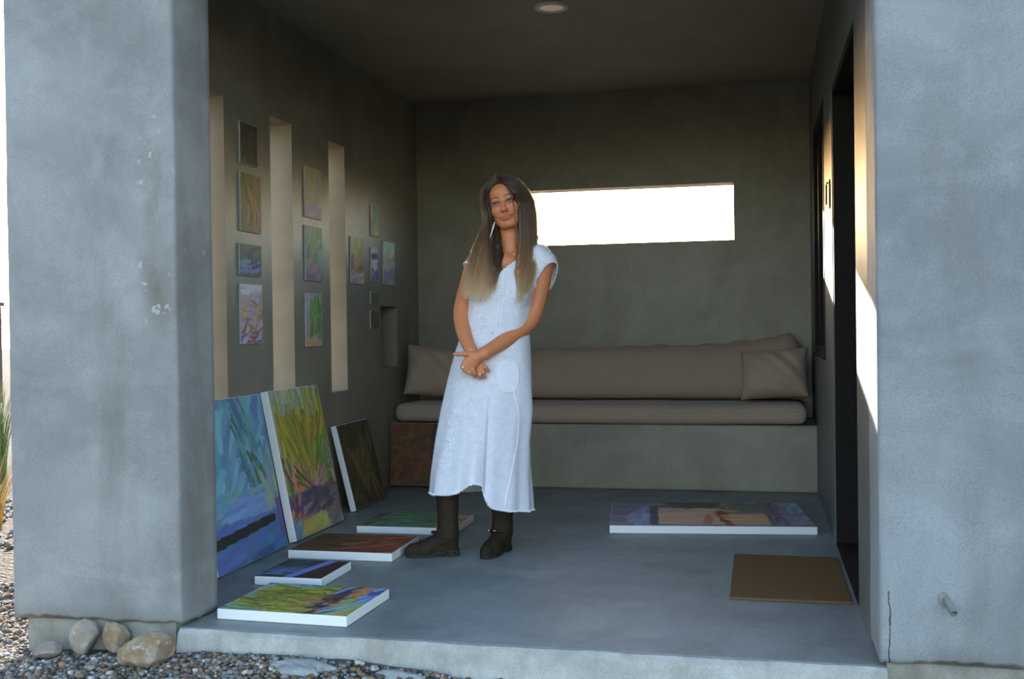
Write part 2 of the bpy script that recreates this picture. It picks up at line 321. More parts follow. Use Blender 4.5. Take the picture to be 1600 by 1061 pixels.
# ================================================================ PAINTINGS
def jit(c, j, r): return [max(0, min(255, x+r.uniform(-j, j))) for x in c]
class Art:
    """a small painted surface: brush strokes laid on a colour grid, x to the right, y up, both 0..1"""
    def __init__(s, nx, ny, asp, base, seed):
        s.gain = (1.4, 1.25, .98); s.nx, s.ny, s.asp = nx, ny, asp; s.r = random.Random(seed)
        X, Y = np.meshgrid(np.linspace(0, 1, nx), np.linspace(0, 1, ny)); s.X, s.Y = X*asp, Y
        s.c = np.zeros((ny, nx, 3)) + np.array(base)
    def stroke(s, x, y, ang, L, w, col, alpha=.9, curve=0):
        x *= s.asp; a = math.radians(ang); dx, dy = math.cos(a)*L/2, math.sin(a)*L/2
        px, py = s.X-(x-dx), s.Y-(y-dy); ln = L*L+1e-9
        t = np.clip((px*2*dx+py*2*dy)/ln, 0, 1); d = np.hypot(px-2*dx*t-curve*np.sin(t*3.14)*-dy, py-2*dy*t-curve*np.sin(t*3.14)*dx)
        m = (np.clip((w-d)/(w*.35+1e-6), 0, 1)*alpha)[..., None]; s.c = s.c*(1-m)+np.array(col)*m
    def line(s, x0, y0, x1, y1, w, col, alpha=.95):
        L = math.hypot((x1-x0)*s.asp, y1-y0); s.stroke((x0+x1)/2, (y0+y1)/2, math.degrees(math.atan2(y1-y0, (x1-x0)*s.asp)), L, w, col, alpha)
    def area(s, n, x0, x1, y0, y1, ang, aj, L, w, cols, j=12, alpha=.85):
        for _ in range(n):
            s.stroke(s.r.uniform(x0, x1), s.r.uniform(y0, y1), ang+s.r.uniform(-aj, aj), L*s.r.uniform(.6, 1.3), w*s.r.uniform(.6, 1.3), jit(s.r.choice(cols), j, s.r), alpha)
    def fan(s, n, x, y, a0, a1, r0, r1, w, cols, j=14):
        for _ in range(n):
            a = s.r.uniform(a0, a1); L = s.r.uniform(.15, .32); d = s.r.uniform(r0, r1)
            s.stroke(x+math.cos(math.radians(a))*d/s.asp, y+math.sin(math.radians(a))*d, a+s.r.uniform(-8, 8), L, w*s.r.uniform(.6, 1.3), jit(s.r.choice(cols), j, s.r), .8)
    def poly(s, pts, col, j=0):
        X, Y = s.X/s.asp, s.Y; ins = np.zeros(X.shape, bool); k = len(pts)
        for i in range(k):
            (xa, ya), (xb, yb) = pts[i], pts[(i+1) % k]
            if ya == yb: continue
            ins ^= ((ya > Y) != (yb > Y)) & (X < (xb-xa)*(Y-ya)/(yb-ya)+xa)
        s.c[ins] = col
    def lin(s):
        c = np.clip(s.c, 0, 255)/255; c = np.where(c <= .04045, c/12.92, ((c+.055)/1.055)**2.4).reshape(-1, 3); l_ = c.mean(1, keepdims=True); c = l_+(c-l_)*.86; return np.clip(c*np.array(s.gain), 0, .9)
def painting(name, art, w, h, th, M_, label, cat='painting', group=None, edge=None):
    """canvas lying in its own XY plane (x right, y up, face to +z), origin at the middle of its back"""
    root = bpy.data.objects.new(name, None); root.empty_display_size = .1; put(root); root.matrix_world = M_; tag(root, label, cat, group)
    mobj('canvas_edge', box(-w/2, w/2, -h/2, h/2, 0, th, bev=min(.004, th*.2)), edge or MAT_CANVAS, root)
    b = .0025
    X, Y = np.meshgrid(np.linspace(-w/2+b, w/2-b, art.nx), np.linspace(-h/2+b, h/2-b, art.ny))
    V = np.stack([X, Y, np.full_like(X, th+.0006)], -1).reshape(-1, 3)
    I = np.arange(art.nx*art.ny).reshape(art.ny, art.nx); Fq = np.stack([I[:-1, :-1], I[:-1, 1:], I[1:, 1:], I[1:, :-1]], -1).reshape(-1, 4)
    nobj('painted_face', V, Fq, MAT_PAINT, root, True, art.lin())
    return root
def flat(cx_, cy_, rz): return Matrix.Translation((cx_, cy_, .001)) @ Matrix.Rotation(rz, 4, 'Z')
def lean(xb, xt, yc, h):        # leaning on the left wall: face towards +x; painting x runs along +Y (away from the viewer)
    s_ = (xb-xt)/h; c_ = math.sqrt(1-s_*s_); Zv = Vector((c_, 0, s_)); Yv = Vector((-s_, 0, c_)); Xv = Yv.cross(Zv)
    m = Matrix.Identity(4)
    for i in range(3): m[i][0] = Xv[i]; m[i][1] = Yv[i]; m[i][2] = Zv[i]
    return m, Zv, Yv
PA = []
# front canvas on the floor: the yellow bush lies with its crown to the left
a = Art(120, 100, 1.22, (120, 128, 60), 1)
a.area(40, 0, .12, 0, 1, 80, 20, .2, .03, [(70, 140, 170), (90, 170, 180), (150, 180, 190)])
a.area(360, .09, .6, .02, 1, 175, 25, .2, .022, [(140, 140, 30), (165, 160, 40), (110, 120, 30), (90, 110, 40), (150, 150, 60)])
a.area(30, .12, .5, .88, 1, 10, 20, .12, .02, [(70, 140, 150), (110, 150, 60), (160, 180, 200)])
a.area(26, .1, .3, .0, .12, 10, 20, .12, .02, [(90, 160, 170), (120, 130, 60), (190, 200, 200)])
a.area(50, .66, .84, .0, 1, 60, 20, .2, .028, [(70, 60, 100), (60, 50, 60), (90, 120, 200), (110, 140, 220), (80, 50, 40)])
a.area(45, .82, .95, .35, 1, 60, 15, .2, .028, [(200, 120, 70), (180, 100, 60), (170, 130, 90)])
a.area(40, .78, 1, .0, .45, 55, 15, .2, .025, [(140, 170, 70), (190, 120, 80), (120, 170, 110), (90, 140, 210)])
a.area(26, .93, 1, .55, 1, 65, 12, .2, .028, [(80, 110, 200), (120, 160, 220), (60, 80, 150)])
for k in range(26): yy = a.r.uniform(-.1, 1.0); a.line(.72, .47, a.r.uniform(.42, .58), .47+(yy-.47)*.6, .007, a.r.choice([(120, 70, 50), (150, 110, 120), (90, 50, 40), (170, 140, 110), (160, 120, 50)]), .8)
a.area(20, .66, .78, .35, .6, 20, 60, .1, .02, [(70, 40, 35), (60, 45, 50), (110, 60, 50)])
c1 = painting('painting', a, .508, .405, .038, flat(-1.662, 3.69, -.035), 'unframed canvas of a yellow-green bush lying flat nearest the slab edge')
# small blue canvas
a = Art(70, 76, .9, (40, 48, 58), 2)
a.area(50, .05, .5, .1, .6, 20, 30, .2, .03, [(60, 110, 190), (80, 130, 200), (50, 80, 130), (50, 70, 80)])
a.area(40, .2, .7, .55, 1, 30, 40, .2, .03, [(40, 60, 80), (60, 80, 90), (70, 90, 140), (50, 60, 60)])
for k in range(12): a.line(.42+k*.012, .0, .66+k*.012, 1, .012, jit((95, 125, 215), 16, a.r))
for k in range(14): a.line(.60+k*.03, .0, .84+k*.03, 1, .018, jit((52, 38, 40), 10, a.r))
painting('painting', a, .295, .325, .036, flat(-1.88, 4.16, 0.0), 'small square canvas with bright blue and black bands lying behind the yellow one')
# rust coloured canvas
a = Art(100, 84, 1.2, (80, 60, 38), 3)
a.area(120, 0, .5, 0, 1, 10, 40, .22, .035, [(62, 58, 34), (80, 70, 40), (70, 48, 34), (90, 66, 40)])
a.area(110, .5, 1, 0, 1, 25, 30, .22, .035, [(150, 70, 40), (130, 56, 36), (110, 60, 50), (170, 90, 60), (90, 60, 60)])
a.area(24, .3, .8, .6, 1, 5, 20, .3, .025, [(130, 60, 38), (100, 80, 50), (60, 62, 50)])
painting('painting', a, .50, .405, .038, flat(-1.862, 4.70, .01), 'rust red and dark olive canvas lying flat beside the toe of the boot')
# green canvas
a = Art(100, 84, 1.2, (90, 130, 110), 4)
a.area(140, .05, .85, 0, 1, 5, 20, .25, .04, [(74, 122, 96), (88, 138, 110), (66, 108, 90), (104, 150, 130)])
a.area(60, .8, 1, 0, 1, 60, 30, .2, .03, [(190, 150, 140), (170, 110, 80), (150, 130, 170), (120, 120, 90)])
a.area(30, 0, .08, 0, 1, 80, 20, .2, .03, [(70, 80, 60), (130, 120, 90)])
painting('painting', a, .52, .40, .036, flat(-1.765, 5.325, .02), 'soft green canvas lying flat partly hidden behind the boots')
# large purple canvas at right
a = Art(150, 104, 1.42, (120, 116, 150), 5)
a.area(200, 0, 1, 0, 1, 5, 25, .22, .03, [(110, 104, 140), (130, 126, 160), (96, 90, 120), (140, 130, 150)])
a.poly([(.24, .05), (.80, .05), (.80, .72), (.24, .72)], (186, 152, 140)); a.area(80, .26, .78, .1, .68, 5, 15, .2, .03, [(196, 160, 140), (180, 146, 146), (206, 166, 128), (170, 150, 160)])
a.area(24, .1, .2, .05, .75, 85, 10, .22, .03, [(120, 130, 180), (140, 150, 200)])
for k in range(8): a.line(.205+k*.004, .05, .215+k*.004, .8, .012, jit((76, 70, 100), 8, a.r))
a.area(14, .48, .51, .08, .4, 88, 6, .2, .02, [(176, 110, 80), (190, 126, 90)]); a.area(18, .555, .60, .08, .55, 88, 6, .2, .025, [(140, 70, 30), (170, 100, 40), (120, 60, 40)])
a.area(26, .62, .76, .1, .45, 10, 20, .15, .03, [(196, 158, 116), (186, 150, 110)])
a.area(60, .5, .66, .75, 1, 70, 50, .12, .03, [(90, 110, 50), (120, 130, 50), (60, 80, 40), (130, 140, 70)])
a.area(40, .66, .8, .5, .95, 10, 30, .15, .03, [(100, 110, 90), (110, 106, 120), (80, 100, 80)])
a.area(26, .36, .5, .78, 1, 10, 40, .2, .03, [(70, 66, 60), (80, 70, 80)])
a.area(36, .8, .88, .0, 1, 88, 8, .25, .02, [(86, 80, 110), (100, 90, 120)]); a.area(20, .93, 1, .3, 1, 70, 20, .2, .02, [(120, 150, 210), (100, 110, 160)])
painting('painting', a, 1.022, .715, .04, flat(-.275, 5.725, .115), 'large lavender canvas with a peach centre lying alone on the floor at the right')
# leaning canvases on the left
def lean_put(a, xb, y0, y1, h, th, label):
    m, Zv, Yv = lean(xb, XLI+.012+th*.98, (y0+y1)/2, h)
    p = Vector((xb, (y0+y1)/2, .002)) - Zv*th + Yv*(h/2); p.z += 0
    m = Matrix.Translation(p) @ m
    low = min((m @ Vector((0, -h/2, q))).z for q in (0, th)); m = Matrix.Translation((0, 0, .001-low)) @ m
    return painting('painting', a, y1-y0, h, th, m, label)
a = Art(96, 116, .8, (84, 128, 176), 6)
a.area(160, 0, 1, .38, 1, 70, 30, .2, .03, [(86, 140, 190), (96, 160, 200), (70, 116, 180), (110, 170, 200), (80, 150, 180)])
a.area(34, .55, .82, .5, 1, 112, 10, .26, .008, [(60, 110, 120), (56, 96, 110), (90, 150, 150)])
a.area(18, .7, .95, .35, .6, 115, 20, .2, .012, [(60, 100, 90), (70, 110, 120), (110, 150, 140)])
for q in ((.55, .84), (.68, .62), (.52, .8)): a.stroke(q[0], q[1], 115, .07, .012, (50, 90, 80))
a.area(60, .0, .9, .30, .42, 12, 8, .2, .02, [(80, 130, 200), (90, 150, 210), (100, 150, 180), (130, 160, 170)])
a.area(60, .85, 1, .1, .5, 100, 20, .25, .02, [(110, 150, 170), (140, 160, 150), (100, 140, 170)])
a.area(90, 0, 1, 0, .2, 15, 12, .25, .04, [(60, 96, 160), (70, 110, 175), (56, 88, 150), (70, 100, 190)])
a.poly([(.3, .27), (.82, .25), (.78, .36), (.3, .40)], (104, 142, 210)); a.area(30, .35, .74, .28, .36, 8, 6, .2, .014, [(110, 148, 212), (96, 134, 206)])
a.area(30, .1, .88, .22, .25, 6, 4, .2, .012, [(70, 100, 190), (80, 110, 196)])
a.poly([(.0, .13), (.88, .18), (.9, .22), (.84, .235), (0, .195)], (46, 50, 48))
a.area(10, .92, 1, .05, .3, 80, 10, .2, .01, [(90, 80, 150)])
lean_put(a, -2.222, 4.06, 4.745, .745, .036, 'blue canvas with a dark bar leaning on the left wall beside the pillar')
a = Art(96, 116, .82, (150, 150, 130), 7)
a.area(60, 0, 1, .7, 1, 90, 15, .15, .02, [(140, 170, 190), (170, 190, 200), (110, 150, 190), (120, 130, 170)])
a.area(40, 0, 1, .32, .5, 40, 60, .15, .025, [(170, 130, 110), (110, 130, 80), (180, 150, 140), (150, 140, 110)])
YC = [(140, 134, 34), (156, 148, 40), (122, 118, 34), (110, 112, 38), (148, 136, 50), (168, 154, 60)]
a.area(130, .26, .82, .42, .66, 90, 22, .16, .024, YC); a.area(60, .16, .9, .56, .75, 90, 24, .16, .024, YC); a.area(320, .05, .98, .60, .94, 90, 22, .13, .018, YC)
a.fan(150, .52, .34, 40, 138, .16, .58, .013, YC)
a.area(40, .12, .9, .84, 1, 90, 12, .12, .014, [(150, 150, 50), (180, 180, 110), (130, 160, 190), (120, 150, 180)])
a.area(30, .72, .95, .35, .6, 60, 40, .14, .02, [(90, 130, 70), (100, 120, 60), (170, 140, 150)])
a.area(24, .05, .3, .3, .5, 120, 40, .14, .02, [(80, 120, 70), (120, 70, 50), (170, 130, 120), (190, 120, 100)])
for k in range(20): a.line(.56, .27, .56+a.r.uniform(-.42, .34), a.r.uniform(.36, .52), .008, a.r.choice([(150, 110, 130), (110, 60, 50), (180, 140, 150), (130, 90, 90)]), .85)
a.area(110, 0, 1, .12, .28, 8, 14, .2, .024, [(96, 90, 116), (80, 76, 100), (120, 112, 130), (110, 90, 90), (70, 70, 100)])
a.area(16, 0, .3, .14, .26, 30, 40, .08, .02, [(190, 90, 60), (60, 60, 120), (200, 120, 70)])
a.area(40, .15, .8, 0, .1, 6, 8, .25, .024, [(170, 160, 90), (160, 150, 80), (180, 170, 110)]); a.area(20, .75, 1, .0, .12, 20, 20, .15, .024, [(120, 120, 140), (110, 110, 120)]); a.area(8, 0, .16, 0, .1, 60, 20, .1, .02, [(90, 120, 170)])
lean_put(a, -2.212, 4.815, 5.425, .752, .042, 'tall canvas of a yellow bush over purple ground leaning on the left wall')
a = Art(76, 76, 1.0, (66, 60, 34), 8)
a.area(150, 0, 1, 0, 1, 75, 40, .2, .035, [(70, 62, 36), (78, 62, 38), (64, 60, 36), (84, 74, 40), (60, 52, 34)])
a.fan(70, .5, .15, 50, 130, .1, .6, .025, [(104, 100, 36), (90, 92, 40), (80, 60, 40)])
a.area(14, .6, .9, .05, .9, 110, 20, .2, .012, [(130, 116, 110), (110, 100, 80)])
lean_put(a, -2.245, 5.69, 6.19, .50, .036, 'smaller dark olive canvas leaning on the left wall behind the yellow one')
# rust-brown canvas propped against the plaster bench
a = Art(76, 84, .92, (84, 50, 28), 9)
a.area(150, 0, 1, 0, 1, 20, 60, .25, .04, [(88, 56, 32), (82, 52, 30), (96, 60, 36), (78, 50, 31), (88, 58, 36)])
a.area(40, .75, 1, 0, 1, 85, 15, .25, .03, [(46, 36, 26), (56, 40, 28)])
m = Matrix.Translation((-2.19, 6.70, .212)) @ Matrix.Rotation(math.radians(83), 4, 'X')
painting('painting', a, .385, .41, .036, m, edge=plain('dark_canvas_edge', (.10, .075, .05), .8, .2), label='dim rust-brown canvas propped upright against the plaster bench at the left')
# small unframed studies pinned on the left wall
ED = plain('panel_edge', (.45, .44, .42), .8, .2)
def study(y0, y1, z0, z1, seed, base, layers, label):
    k = XLI/-2.39; y0 *= k; y1 *= k; z0 = HC+(z0-HC)*1.0; w, h = y1-y0, z1-z0
    a = Art(max(16, int(w*150)), max(20, int(h*150)), w/h, base, seed)
    for L in layers: a.area(*L)
    m = Matrix(((0, 0, 1, XLI+.001), (1, 0, 0, (y0+y1)/2), (0, 1, 0, (z0+z1)/2), (0, 0, 0, 1)))
    painting('small_painting', a, w, h, .008, m, label, 'painting', 'small studies on the left wall', ED)
study(4.62, 4.80, 1.85, 2.05, 21, (56, 62, 50), [(40, 0, 1, 0, 1, 80, 40, .3, .06, [(50, 64, 50), (70, 84, 50), (70, 60, 60), (50, 50, 60)])], 'dim green study hung highest between the two nearest wall slits')
study(4.615, 4.832, 1.524, 1.81, 22, (90, 84, 50), [(50, 0, 1, 0, 1, 70, 50, .25, .06, [(90, 100, 50), (130, 90, 60), (70, 80, 50), (110, 90, 60)]), (16, .3, .8, .2, .7, 100, 30, .3, .03, [(60, 60, 50), (170, 100, 70), (80, 110, 60)])], 'olive and orange bush study second from top between the nearest slits')
study(4.598, 4.826, 1.31, 1.465, 23, (60, 76, 90), [(30, 0, 1, .5, 1, 20, 40, .3, .08, [(60, 90, 90), (70, 100, 70), (60, 60, 90)]), (20, 0, 1, .1, .45, 5, 8, .5, .07, [(90, 110, 190), (100, 120, 180), (50, 50, 90)])], 'small landscape study with a blue band between the nearest slits')
study(4.598, 4.827, .981, 1.272, 24, (170, 145, 185), [(40, 0, 1, 0, .85, 60, 60, .25, .06, [(170, 140, 190), (150, 130, 200), (190, 160, 180)]), (10, 0, 1, .86, 1, 3, 6, .4, .06, [(170, 190, 215), (180, 196, 216)]), (24, 0, 1, .2, .8, 20, 50, .22, .025, [(150, 140, 60), (120, 110, 50), (170, 160, 80)]), (12, 0, 1, 0, .3, 30, 60, .2, .03, [(90, 80, 150), (120, 90, 90)])], 'lilac study with yellow twigs, lowest between the two nearest slits')
study(5.353, 5.578, 1.665, 1.945, 25, (140, 140, 130), [(40, 0, 1, .25, 1, 70, 40, .25, .06, [(150, 150, 110), (130, 150, 150), (170, 150, 110), (140, 130, 150)]), (16, 0, 1, 0, .25, 10, 15, .3, .06, [(130, 110, 180), (140, 120, 190)])], 'pale yellow and violet study, topmost in the second column')
study(5.35, 5.58, 1.317, 1.62, 26, (90, 110, 110), [(40, 0, 1, .3, 1, 80, 50, .25, .06, [(90, 130, 100), (80, 110, 130), (110, 130, 80), (90, 150, 120)]), (20, 0, 1, 0, .35, 15, 30, .25, .06, [(130, 110, 140), (110, 90, 120), (140, 120, 150)])], 'soft green bush study in the middle of the second column')
study(5.344, 5.562, .954, 1.249, 27, (150, 140, 180), [(30, 0, 1, .6, 1, 30, 50, .25, .06, [(150, 140, 200), (160, 160, 210)]), (50, .2, .95, .2, .85, 85, 30, .25, .05, [(90, 150, 70), (120, 160, 70), (80, 130, 80)]), (16, 0, 1, 0, .25, 10, 20, .25, .06, [(160, 130, 150), (180, 150, 120)])], 'bright green bush study on lilac, lowest in the second column')
study(6.01, 6.225, 1.325, 1.612, 28, (140, 130, 90), [(30, 0, 1, .5, 1, 80, 40, .25, .07, [(160, 160, 70), (150, 150, 60), (130, 140, 90)]), (26, 0, 1, .2, .5, 20, 40, .25, .06, [(140, 100, 90), (120, 90, 80), (160, 130, 90)]), (20, 0, 1, 0, .22, 10, 20, .3, .06, [(150, 120, 190), (180, 170, 140), (140, 130, 200)])], 'yellow-topped study with a violet foot just past the third slit')
study(6.35, 6.465, 1.352, 1.572, 29, (160, 160, 200), [(20, 0, 1, .3, .8, 5, 30, .3, .08, [(170, 180, 200), (180, 190, 210)]), (8, 0, 1, .7, .85, 4, 6, .5, .05, [(70, 60, 110)]), (12, 0, 1, 0, .3, 30, 40, .3, .08, [(130, 120, 200), (90, 80, 150)])], 'narrow white and violet study in the middle of the far cluster')
study(6.575, 6.80, 1.34, 1.628, 30, (150, 165, 175), [(24, 0, 1, .7, 1, 10, 20, .3, .08, [(140, 190, 190), (150, 200, 190)]), (30, 0, 1, .2, .7, 40, 50, .25, .06, [(180, 160, 180), (160, 170, 190), (130, 160, 130)]), (16, 0, 1, 0, .35, 20, 30, .25, .06, [(120, 130, 200), (150, 130, 170)])], 'pale turquoise and lilac study nearest the back corner')
study(6.36, 6.495, 1.643, 1.842, 31, (110, 130, 90), [(30, 0, 1, 0, 1, 80, 40, .3, .08, [(110, 140, 80), (150, 170, 110), (100, 150, 120), (110, 110, 80)])], 'faded green study hung highest in the far cluster')
study(6.335, 6.48, 1.205, 1.287, 32, (80, 100, 80), [(16, 0, 1, 0, 1, 10, 40, .4, .12, [(80, 120, 90), (90, 90, 80), (80, 90, 100)])], 'tiny green study below the far cluster')
study(6.33, 6.475, 1.05, 1.165, 33, (90, 76, 62), [(16, 0, 1, 0, 1, 60, 30, .4, .12, [(130, 90, 74), (80, 70, 60), (90, 90, 80)])], 'tiny rust study, lowest of the far cluster above the pillow')

# ================================================================ BENCH CUSHIONS, MAT
def wob(x, y, z, s): return math.sin(x*7.1+s)*.5+math.sin(x*17+z*9+s*2)*.3+math.sin(y*11+z*13+s)*.3
bm = box(XLI+.03, XR-.06, 6.735, 7.385, .42, .54, bev=.048, seg=4)
bmesh.ops.subdivide_edges(bm, edges=[e for e in bm.edges if abs(e.verts[0].co.x-e.verts[1].co.x) > .5], cuts=60, use_grid_fill=True)
for v_ in bm.verts:
    if v_.co.z > .45: v_.co.z += .004*wob(v_.co.x, v_.co.y, v_.co.z, 1)
    if v_.co.y < 6.8: v_.co.y += .005*wob(v_.co.x, v_.co.y, v_.co.z, 2); v_.co.z += .004*math.sin(v_.co.x*2.2)+.002
sc_ = mobj('seat_cushion', bm, MAT_LINEN, smooth=True); tag(sc_, 'long oatmeal linen seat cushion lying along the plaster bench', 'cushion')
bm = tube(bmesh.new(), [(x, 6.735+.003+.005*wob(x, 6.74, .5, 2), .50+.004*math.sin(x*2.2)) for x in np.linspace(XLI+.08, XR-.11, 70)], .004, 6); mobj('piping', bm, MAT_LINEN, sc_, True)
def pillow(name, w, h, t, M_, label, seed, n=34, cat='cushion', droop=None):
    bm = bmesh.new(); G = {}
    for side in (1, -1):
        for i in range(n+1):
            for j in range(n+1):
                u, v = i/n*2-1, j/n*2-1
                if side == -1 and (i in (0, n) or j in (0, n)): G[(side, i, j)] = G[(1, i, j)]; continue
                pin = 1-.07*(1-u*u)*abs(v)**3; pin2 = 1-.07*(1-v*v)*abs(u)**3
                th = t/2*((1-abs(u)**2.6)*(1-abs(v)**2.6))**.55
                th *= 1+.10*math.sin(u*5+seed)*math.cos(v*4+seed*2)+.06*math.sin(u*11+v*9+seed)
                x, y = u*w/2*pin2, v*h/2*pin
                if droop: y += droop(u)
                G[(side, i, j)] = bm.verts.new((x, y, side*th))
    for side in (1, -1):
        for i in range(n):
            for j in range(n):
                q = [G[(side, i, j)], G[(side, i+1, j)], G[(side, i+1, j+1)], G[(side, i, j+1)]]
                bm.faces.new(q if side == 1 else q[::-1])
    o = mobj(name, bm, MAT_LINEN, smooth=True); o.matrix_world = M_; tag(o, label, cat)
    return o
def stand(x, y, z, rz, tilt): return Matrix.Translation((x, y, z)) @ Matrix.Rotation(rz, 4, 'Z') @ Matrix.Rotation(math.radians(90-tilt), 4, 'X')
# bolster
bm = bmesh.new(); rg = []; nS, nR = 90, 22
for i in range(nS+1):
    t = i/nS; x = -2.02+t*2.28; e = min(1, (min(t, 1-t)/.03+.02))**.5
    hh = (.165+.02*t+.035*max(0, (t-.75)/.25)**1.5)*(.55+.45*e); dd_ = .10*(.3+.7*e)
    cz = .556+.165+.02*t+.03*max(0, (t-.75)/.25)**1.5; ring = []
    for k in range(nR):
        a_ = 6.28319*k/nR; w_ = 1+.035*math.sin(i*.9+k*.7)+.03*math.sin(i*.31+k*2)
        yy = math.cos(a_)*dd_*w_; zz = math.sin(a_)*hh*(1 if math.sin(a_) < 0 else w_)
        ring.append(bm.verts.new((x, 7.235+yy+zz*.22, cz+zz)))
    rg.append(ring)
for A, B in zip(rg, rg[1:]):
    for k in range(nR): bm.faces.new((A[k], A[(k+1) % nR], B[(k+1) % nR], B[k]))
bm.faces.new(rg[0][::-1]); bm.faces.new(rg[-1])
tag(mobj('bolster', bm, MAT_LINEN, smooth=True), 'long oatmeal back bolster leaning on the wall behind the seat cushion', 'cushion')
pillow('pillow', .44, .36, .21, stand(-2.165, 7.03, .745, math.radians(24), 16) @ Matrix.Rotation(math.radians(-7), 4, 'Z'), 'square oatmeal pillow at the left end of the bench', 1.0)
pillow('pillow', .43, .33, .25, stand(.095, 6.965, .728, math.radians(-12), 20) @ Matrix.Rotation(math.radians(4), 4, 'Z'), 'square oatmeal pillow slumped at the right end of the bench', 2.3)
bm = bmesh.new(); bx(bm, -.118, .328, 4.10, 4.885, .0005, .010, bev=.003)
tag(mobj('doormat', bm, MAT_COIR), 'plain brown coir doormat on the floor in front of the dark door', 'mat')

# ================================================================ OUTSIDE: gravel, pebbles, rocks, grass
def ray(x, y): return CF+CR*(x-800)/FPX-CU*(y-530.5)/FPX
def gpt(x, y, z): d = ray(x, y); return CO+d*((z-HC)/d[2])
def ico(sub, seed, amp=.22, flat_=.62):
    t = bmesh.new(); bmesh.ops.create_icosphere(t, subdivisions=sub, radius=1); r_ = random.Random(seed)
    ph = [r_.uniform(0, 6) for _ in range(6)]; el = r_.uniform(.7, 1.0)
    for v in t.verts:
        c = v.co; k = 1+amp*(math.sin(c.x*2.6+ph[0])*.5+math.sin(c.y*3.1+ph[1])*.4+math.sin(c.z*2.9+c.x*2+ph[2])*.4)
        v.co = Vector((c.x*k, c.y*k*el, c.z*k*flat_))
    t.verts.ensure_lookup_table()
    V = np.array([v.co[:] for v in t.verts], np.float32); Fc = np.array([[v.index for v in f.verts] for f in t.faces], np.int32); t.free(); return V, Fc
PCOL = [(138, 135, 128), (112, 103, 90), (176, 170, 158), (126, 98, 70), (84, 79, 71), (146, 118, 92), (126, 125, 122), (98, 89, 76)]
PM = [plain('pebble_stone', srgb(*c), .75, .3, var=.2, sc=60) for c in PCOL]
SHP = [ico(2 if False else 1, 40+i) for i in range(6)]
CLEAR = []
def blocked(x, y): return (y > F0-.05 and x > XPL+.04) or any((x-a)**2+(y-b)**2 < c*c for a, b, c in CLEAR)
for a_, b_, c_ in ((163, 1024, .04), (228, 1044, .075), (214, 1022, .04), (74, 1036, .035)):
    p_ = gpt(a_, b_, GZ); CLEAR.append((p_[0], min(p_[1], F0-.03), c_))
for Y, dx in ((5.6, -.10), (7.4, -.06), (9.2, -.2)): d = ray(3, 600); CLEAR.append((d[0]*Y/d[1]+dx, Y, .2))
# loose gravel, uncountable
at_m = N('gravel_stone'); at = at_m.n('Attribute', attribute_name='paint'); MAT_GRAVEL = at_m.base(at.outputs['Color'], .8, .3)
Vs, Fs, Cs = [], [], []; off = 0
pcl = np.array([srgb(*c) for c in PCOL])
def scatter(nn, x0, x1, y0, y1, r0, r1, seed):
    global off
    rg_ = np.random.default_rng(seed)
    for _ in range(nn):
        x, y = rg_.uniform(x0, x1), rg_.uniform(y0, y1)
        if blocked(x, y): continue
        V, Fc = SHP[rg_.integers(6)]; r = r0*(r1/r0)**rg_.random(); a = rg_.uniform(0, 6.28); ca, sa = math.cos(a), math.sin(a); tl = rg_.uniform(-.4, .4)
        X = V*r; X = np.stack([X[:, 0], X[:, 1]*math.cos(tl)-X[:, 2]*math.sin(tl), X[:, 1]*math.sin(tl)+X[:, 2]*math.cos(tl)], 1)
        X = np.stack([X[:, 0]*ca-X[:, 1]*sa, X[:, 0]*sa+X[:, 1]*ca, X[:, 2]], 1)+np.array([x, y, gz(x, y)+r*rg_.uniform(.0, .45)])
        Vs.append(X); Fs.append(Fc+off); off += len(V); Cs.append(np.tile(pcl[rg_.integers(len(pcl))]*rg_.uniform(.6, 1.15), (len(V), 1)))
scatter(11000, -3.1, -.3, 2.75, 3.36, .005, .013, 1); scatter(2200, -.3, .9, 2.7, 3.36, .005, .013, 2)
scatter(2600, -3.5, -2.58, 3.2, 5.2, .007, .016, 3); scatter(3000, -5.2, -2.7, 5.0, 10, .012, .026, 4); scatter(800, -4.3, -3.0, 2.6, 3.4, .009, .018, 5)
nobj('gravel', np.concatenate(Vs), np.concatenate(Fs), MAT_GRAVEL, None, True, np.concatenate(Cs), 'stuff')
bpy.data.objects['gravel']['label'] = 'loose grey and brown gravel spread around the slab'
# the larger pebbles one by one
PME = {}
rp = random.Random(5)
for k in range(300):
    while True:
        x, y = rp.uniform(-2.85, -.75), rp.uniform(3.0, 3.36)
        if not blocked(x, y): break
    key = (rp.randrange(6), rp.randrange(len(PM)))
    if key not in PME:
        V, Fc = SHP[key[0]]; o = nobj('pebble', V, Fc, PM[key[1]], ground); PME[key] = o.data
    else: o = bpy.data.objects.new('pebble', PME[key]); put(o, ground)
    r = rp.uniform(.010, .0175); o.scale = (r, r, r); o.location = (x, y, gz(x, y)+r*.42); o.rotation_euler = (rp.uniform(-.4, .4), rp.uniform(-.4, .4), rp.uniform(0, 6.28))
def rock_mat(name, a, b, c):
    m = N(name); v = m.mp(); f = m.noise(v, 9, 5, .65); f2 = m.noise(v, 24, 5, .7)
    cc = m.mix(m.ramp(f, [(.42, 0.), (.56, 1.)]), a, b); cc = m.mix(m.ramp(f2, [(.55, 0.), (.66, 1.)]), cc, c); m.bump(m.math('ADD', f, f2), .6, .01)
    return m.base(cc, .85, .2)
RM = [rock_mat('tan_rock', (.27, .215, .155), (.34, .29, .235), (.40, .37, .33)), rock_mat('ochre_rock', (.25, .165, .09), (.33, .255, .175), (.46, .41, .36)), rock_mat('pink_rock', (.22, .165, .14), (.27, .22, .19), (.30, .28, .26))]
